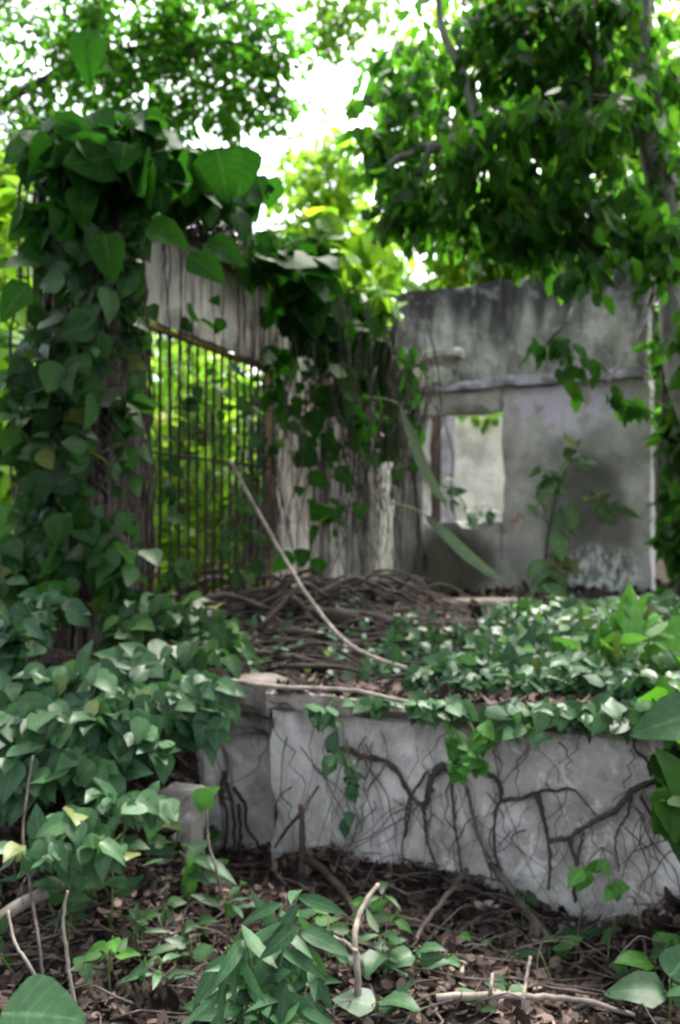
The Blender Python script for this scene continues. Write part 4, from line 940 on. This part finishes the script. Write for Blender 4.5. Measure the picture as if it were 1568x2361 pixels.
for i in range(60):
    u, v = (RNG.uniform(-40, 560), RNG.uniform(1930, 2330)) if i % 4 else (RNG.uniform(560, 1560), RNG.uniform(2080, 2340))
    b = G(u, v); h = RNG.uniform(.02, .16); n_ = RNG.integers(2, 6); e = b+Vector((RNG.normal(0, .03), RNG.normal(0, .03), h)); sm.tube(curve([b, e], 2), .003, .002, 4)
    k_ = 'lance' if RNG.uniform() < .4 else 'ivy'
    D = rv(n_)*np.array([1, 1, .5])
    leaves(mb, k_, np.array([list(e)]*n_)+D*.01, D, facing(n_, (0, -.5, .4), .6, .3), (.1 if k_ == 'lance' else .07)*RNG.uniform(.5, 1.3, n_), np.clip(RNG.normal(.4, .25, n_), 0, 1))
tag(mb.build('undergrowth', M['ivy_dark'], attr=True), 'low scattered undergrowth leaves over the foreground litter', 'undergrowth', kind='stuff')
tag(sm.build('undergrowth_stems', M['stem_green']), 'thin stems of the low foreground undergrowth', 'stems', kind='stuff')
# dead leaves caught in the roots at the right foot of the wall
mb = MB(); n_ = 260
P = np.stack([RNG.normal(1.5, .14, n_), RNG.normal(3.5, .1, n_), np.zeros(n_)], 1)
for i in range(n_): P[i, 2] = hz(P[i, 0], P[i, 1])+RNG.uniform(-.02, .10)
leaves(mb, 'litter', P, rv(n_)+np.array([0, -.3, -.6]), facing(n_, (0, -1, 0), .2, .8), .09*RNG.uniform(.6, 1.3, n_), RNG.uniform(0, .6, n_), bend=1)
tag(mb.build('dead_leaves', M['litter'], attr=True), 'drift of dark withered leaves heaped against the right foot of the wall', 'dead leaves', kind='stuff')

# ------------------------------------------------------------------ leaf litter and twigs
def litter(n_, x0, x1, y0, y1, size):
    x = RNG.uniform(x0, x1, n_); y = RNG.uniform(y0, y1, n_)
    z = height(x, y)+RNG.uniform(0, .02, n_)
    e = np.abs(height(x, y+.06)-height(x, y-.06)) < .16
    x, y, z = x[e], y[e], z[e]; n_ = len(x)
    r = np.clip(RNG.beta(1.3, 2.1, n_)+.12*np.sin(x*3)*np.cos(y*4), 0, 1)
    return ('litter', np.stack([x, y, z], 1), rv(n_)*np.array([1, 1, .35]), np.array([0, -.1, 1])+RNG.normal(0, .5, (n_, 3)), size*RNG.uniform(.5, 1.4, n_), r)
mb = MB()
for a in ((160, -1.8, 2.2, 2.5, 4.4, .085), (15000, -2.2, 2.4, 2.3, 4.6, .04), (2500, -2.2, 2.4, 2.3, 4.6, .062), (7000, -2.6, 2.6, 4.2, 7.0, .045), (4000, -3, 4, 6.5, 11, .09), (1500, -4, 4, 0, 2.4, .08)):
    leaves(mb, *litter(*a), bend=1.0)
n_ = 1100; ss = RNG.uniform(0, 2.6, n_); oo = RNG.uniform(-.3, .02, n_)*RNG.uniform(.2, 1, n_)-.02
leaves(mb, 'litter', np.array([Wf(a, b, .822+RNG.uniform(0, .02)) for a, b in zip(ss, oo)]), rv(n_)*np.array([1, 1, .3]), np.array([0, -.1, 1])+RNG.normal(0, .5, (n_, 3)), .045*RNG.uniform(.5, 1.4, n_), RNG.beta(1.3, 2.1, n_), bend=1.0)
tag(mb.build('leaf_litter', M['litter'], attr=True), 'brown fallen leaves carpeting the forest floor and terrace', 'leaf litter', kind='stuff')
mb = MB()
for i in range(2200):
    x = RNG.uniform(-2.2, 2.3); y = RNG.uniform(2.4, 7.5) if i % 3 else RNG.uniform(5, 8)
    a = RNG.uniform(0, math.pi); L = RNG.uniform(.06, .5); P = []
    if abs(hz(x, y+.1)-hz(x, y-.1)) > .2: continue
    for k in range(4):
        px, py = x+math.cos(a)*L*(k/3-.5)+RNG.normal(0, .012), y+math.sin(a)*L*.7*(k/3-.5)+RNG.normal(0, .012)
        P.append((px, py, hz(x, y)+(hz(px, py)-hz(x, y))*.5+.02+RNG.uniform(0, .03)))
    mb.tube(P, RNG.uniform(.002, .007), .0015, 4)
tag(mb.build('fallen_twigs', M['root'], attr=False), 'thin fallen twigs strewn through the leaf litter', 'twigs', kind='stuff')
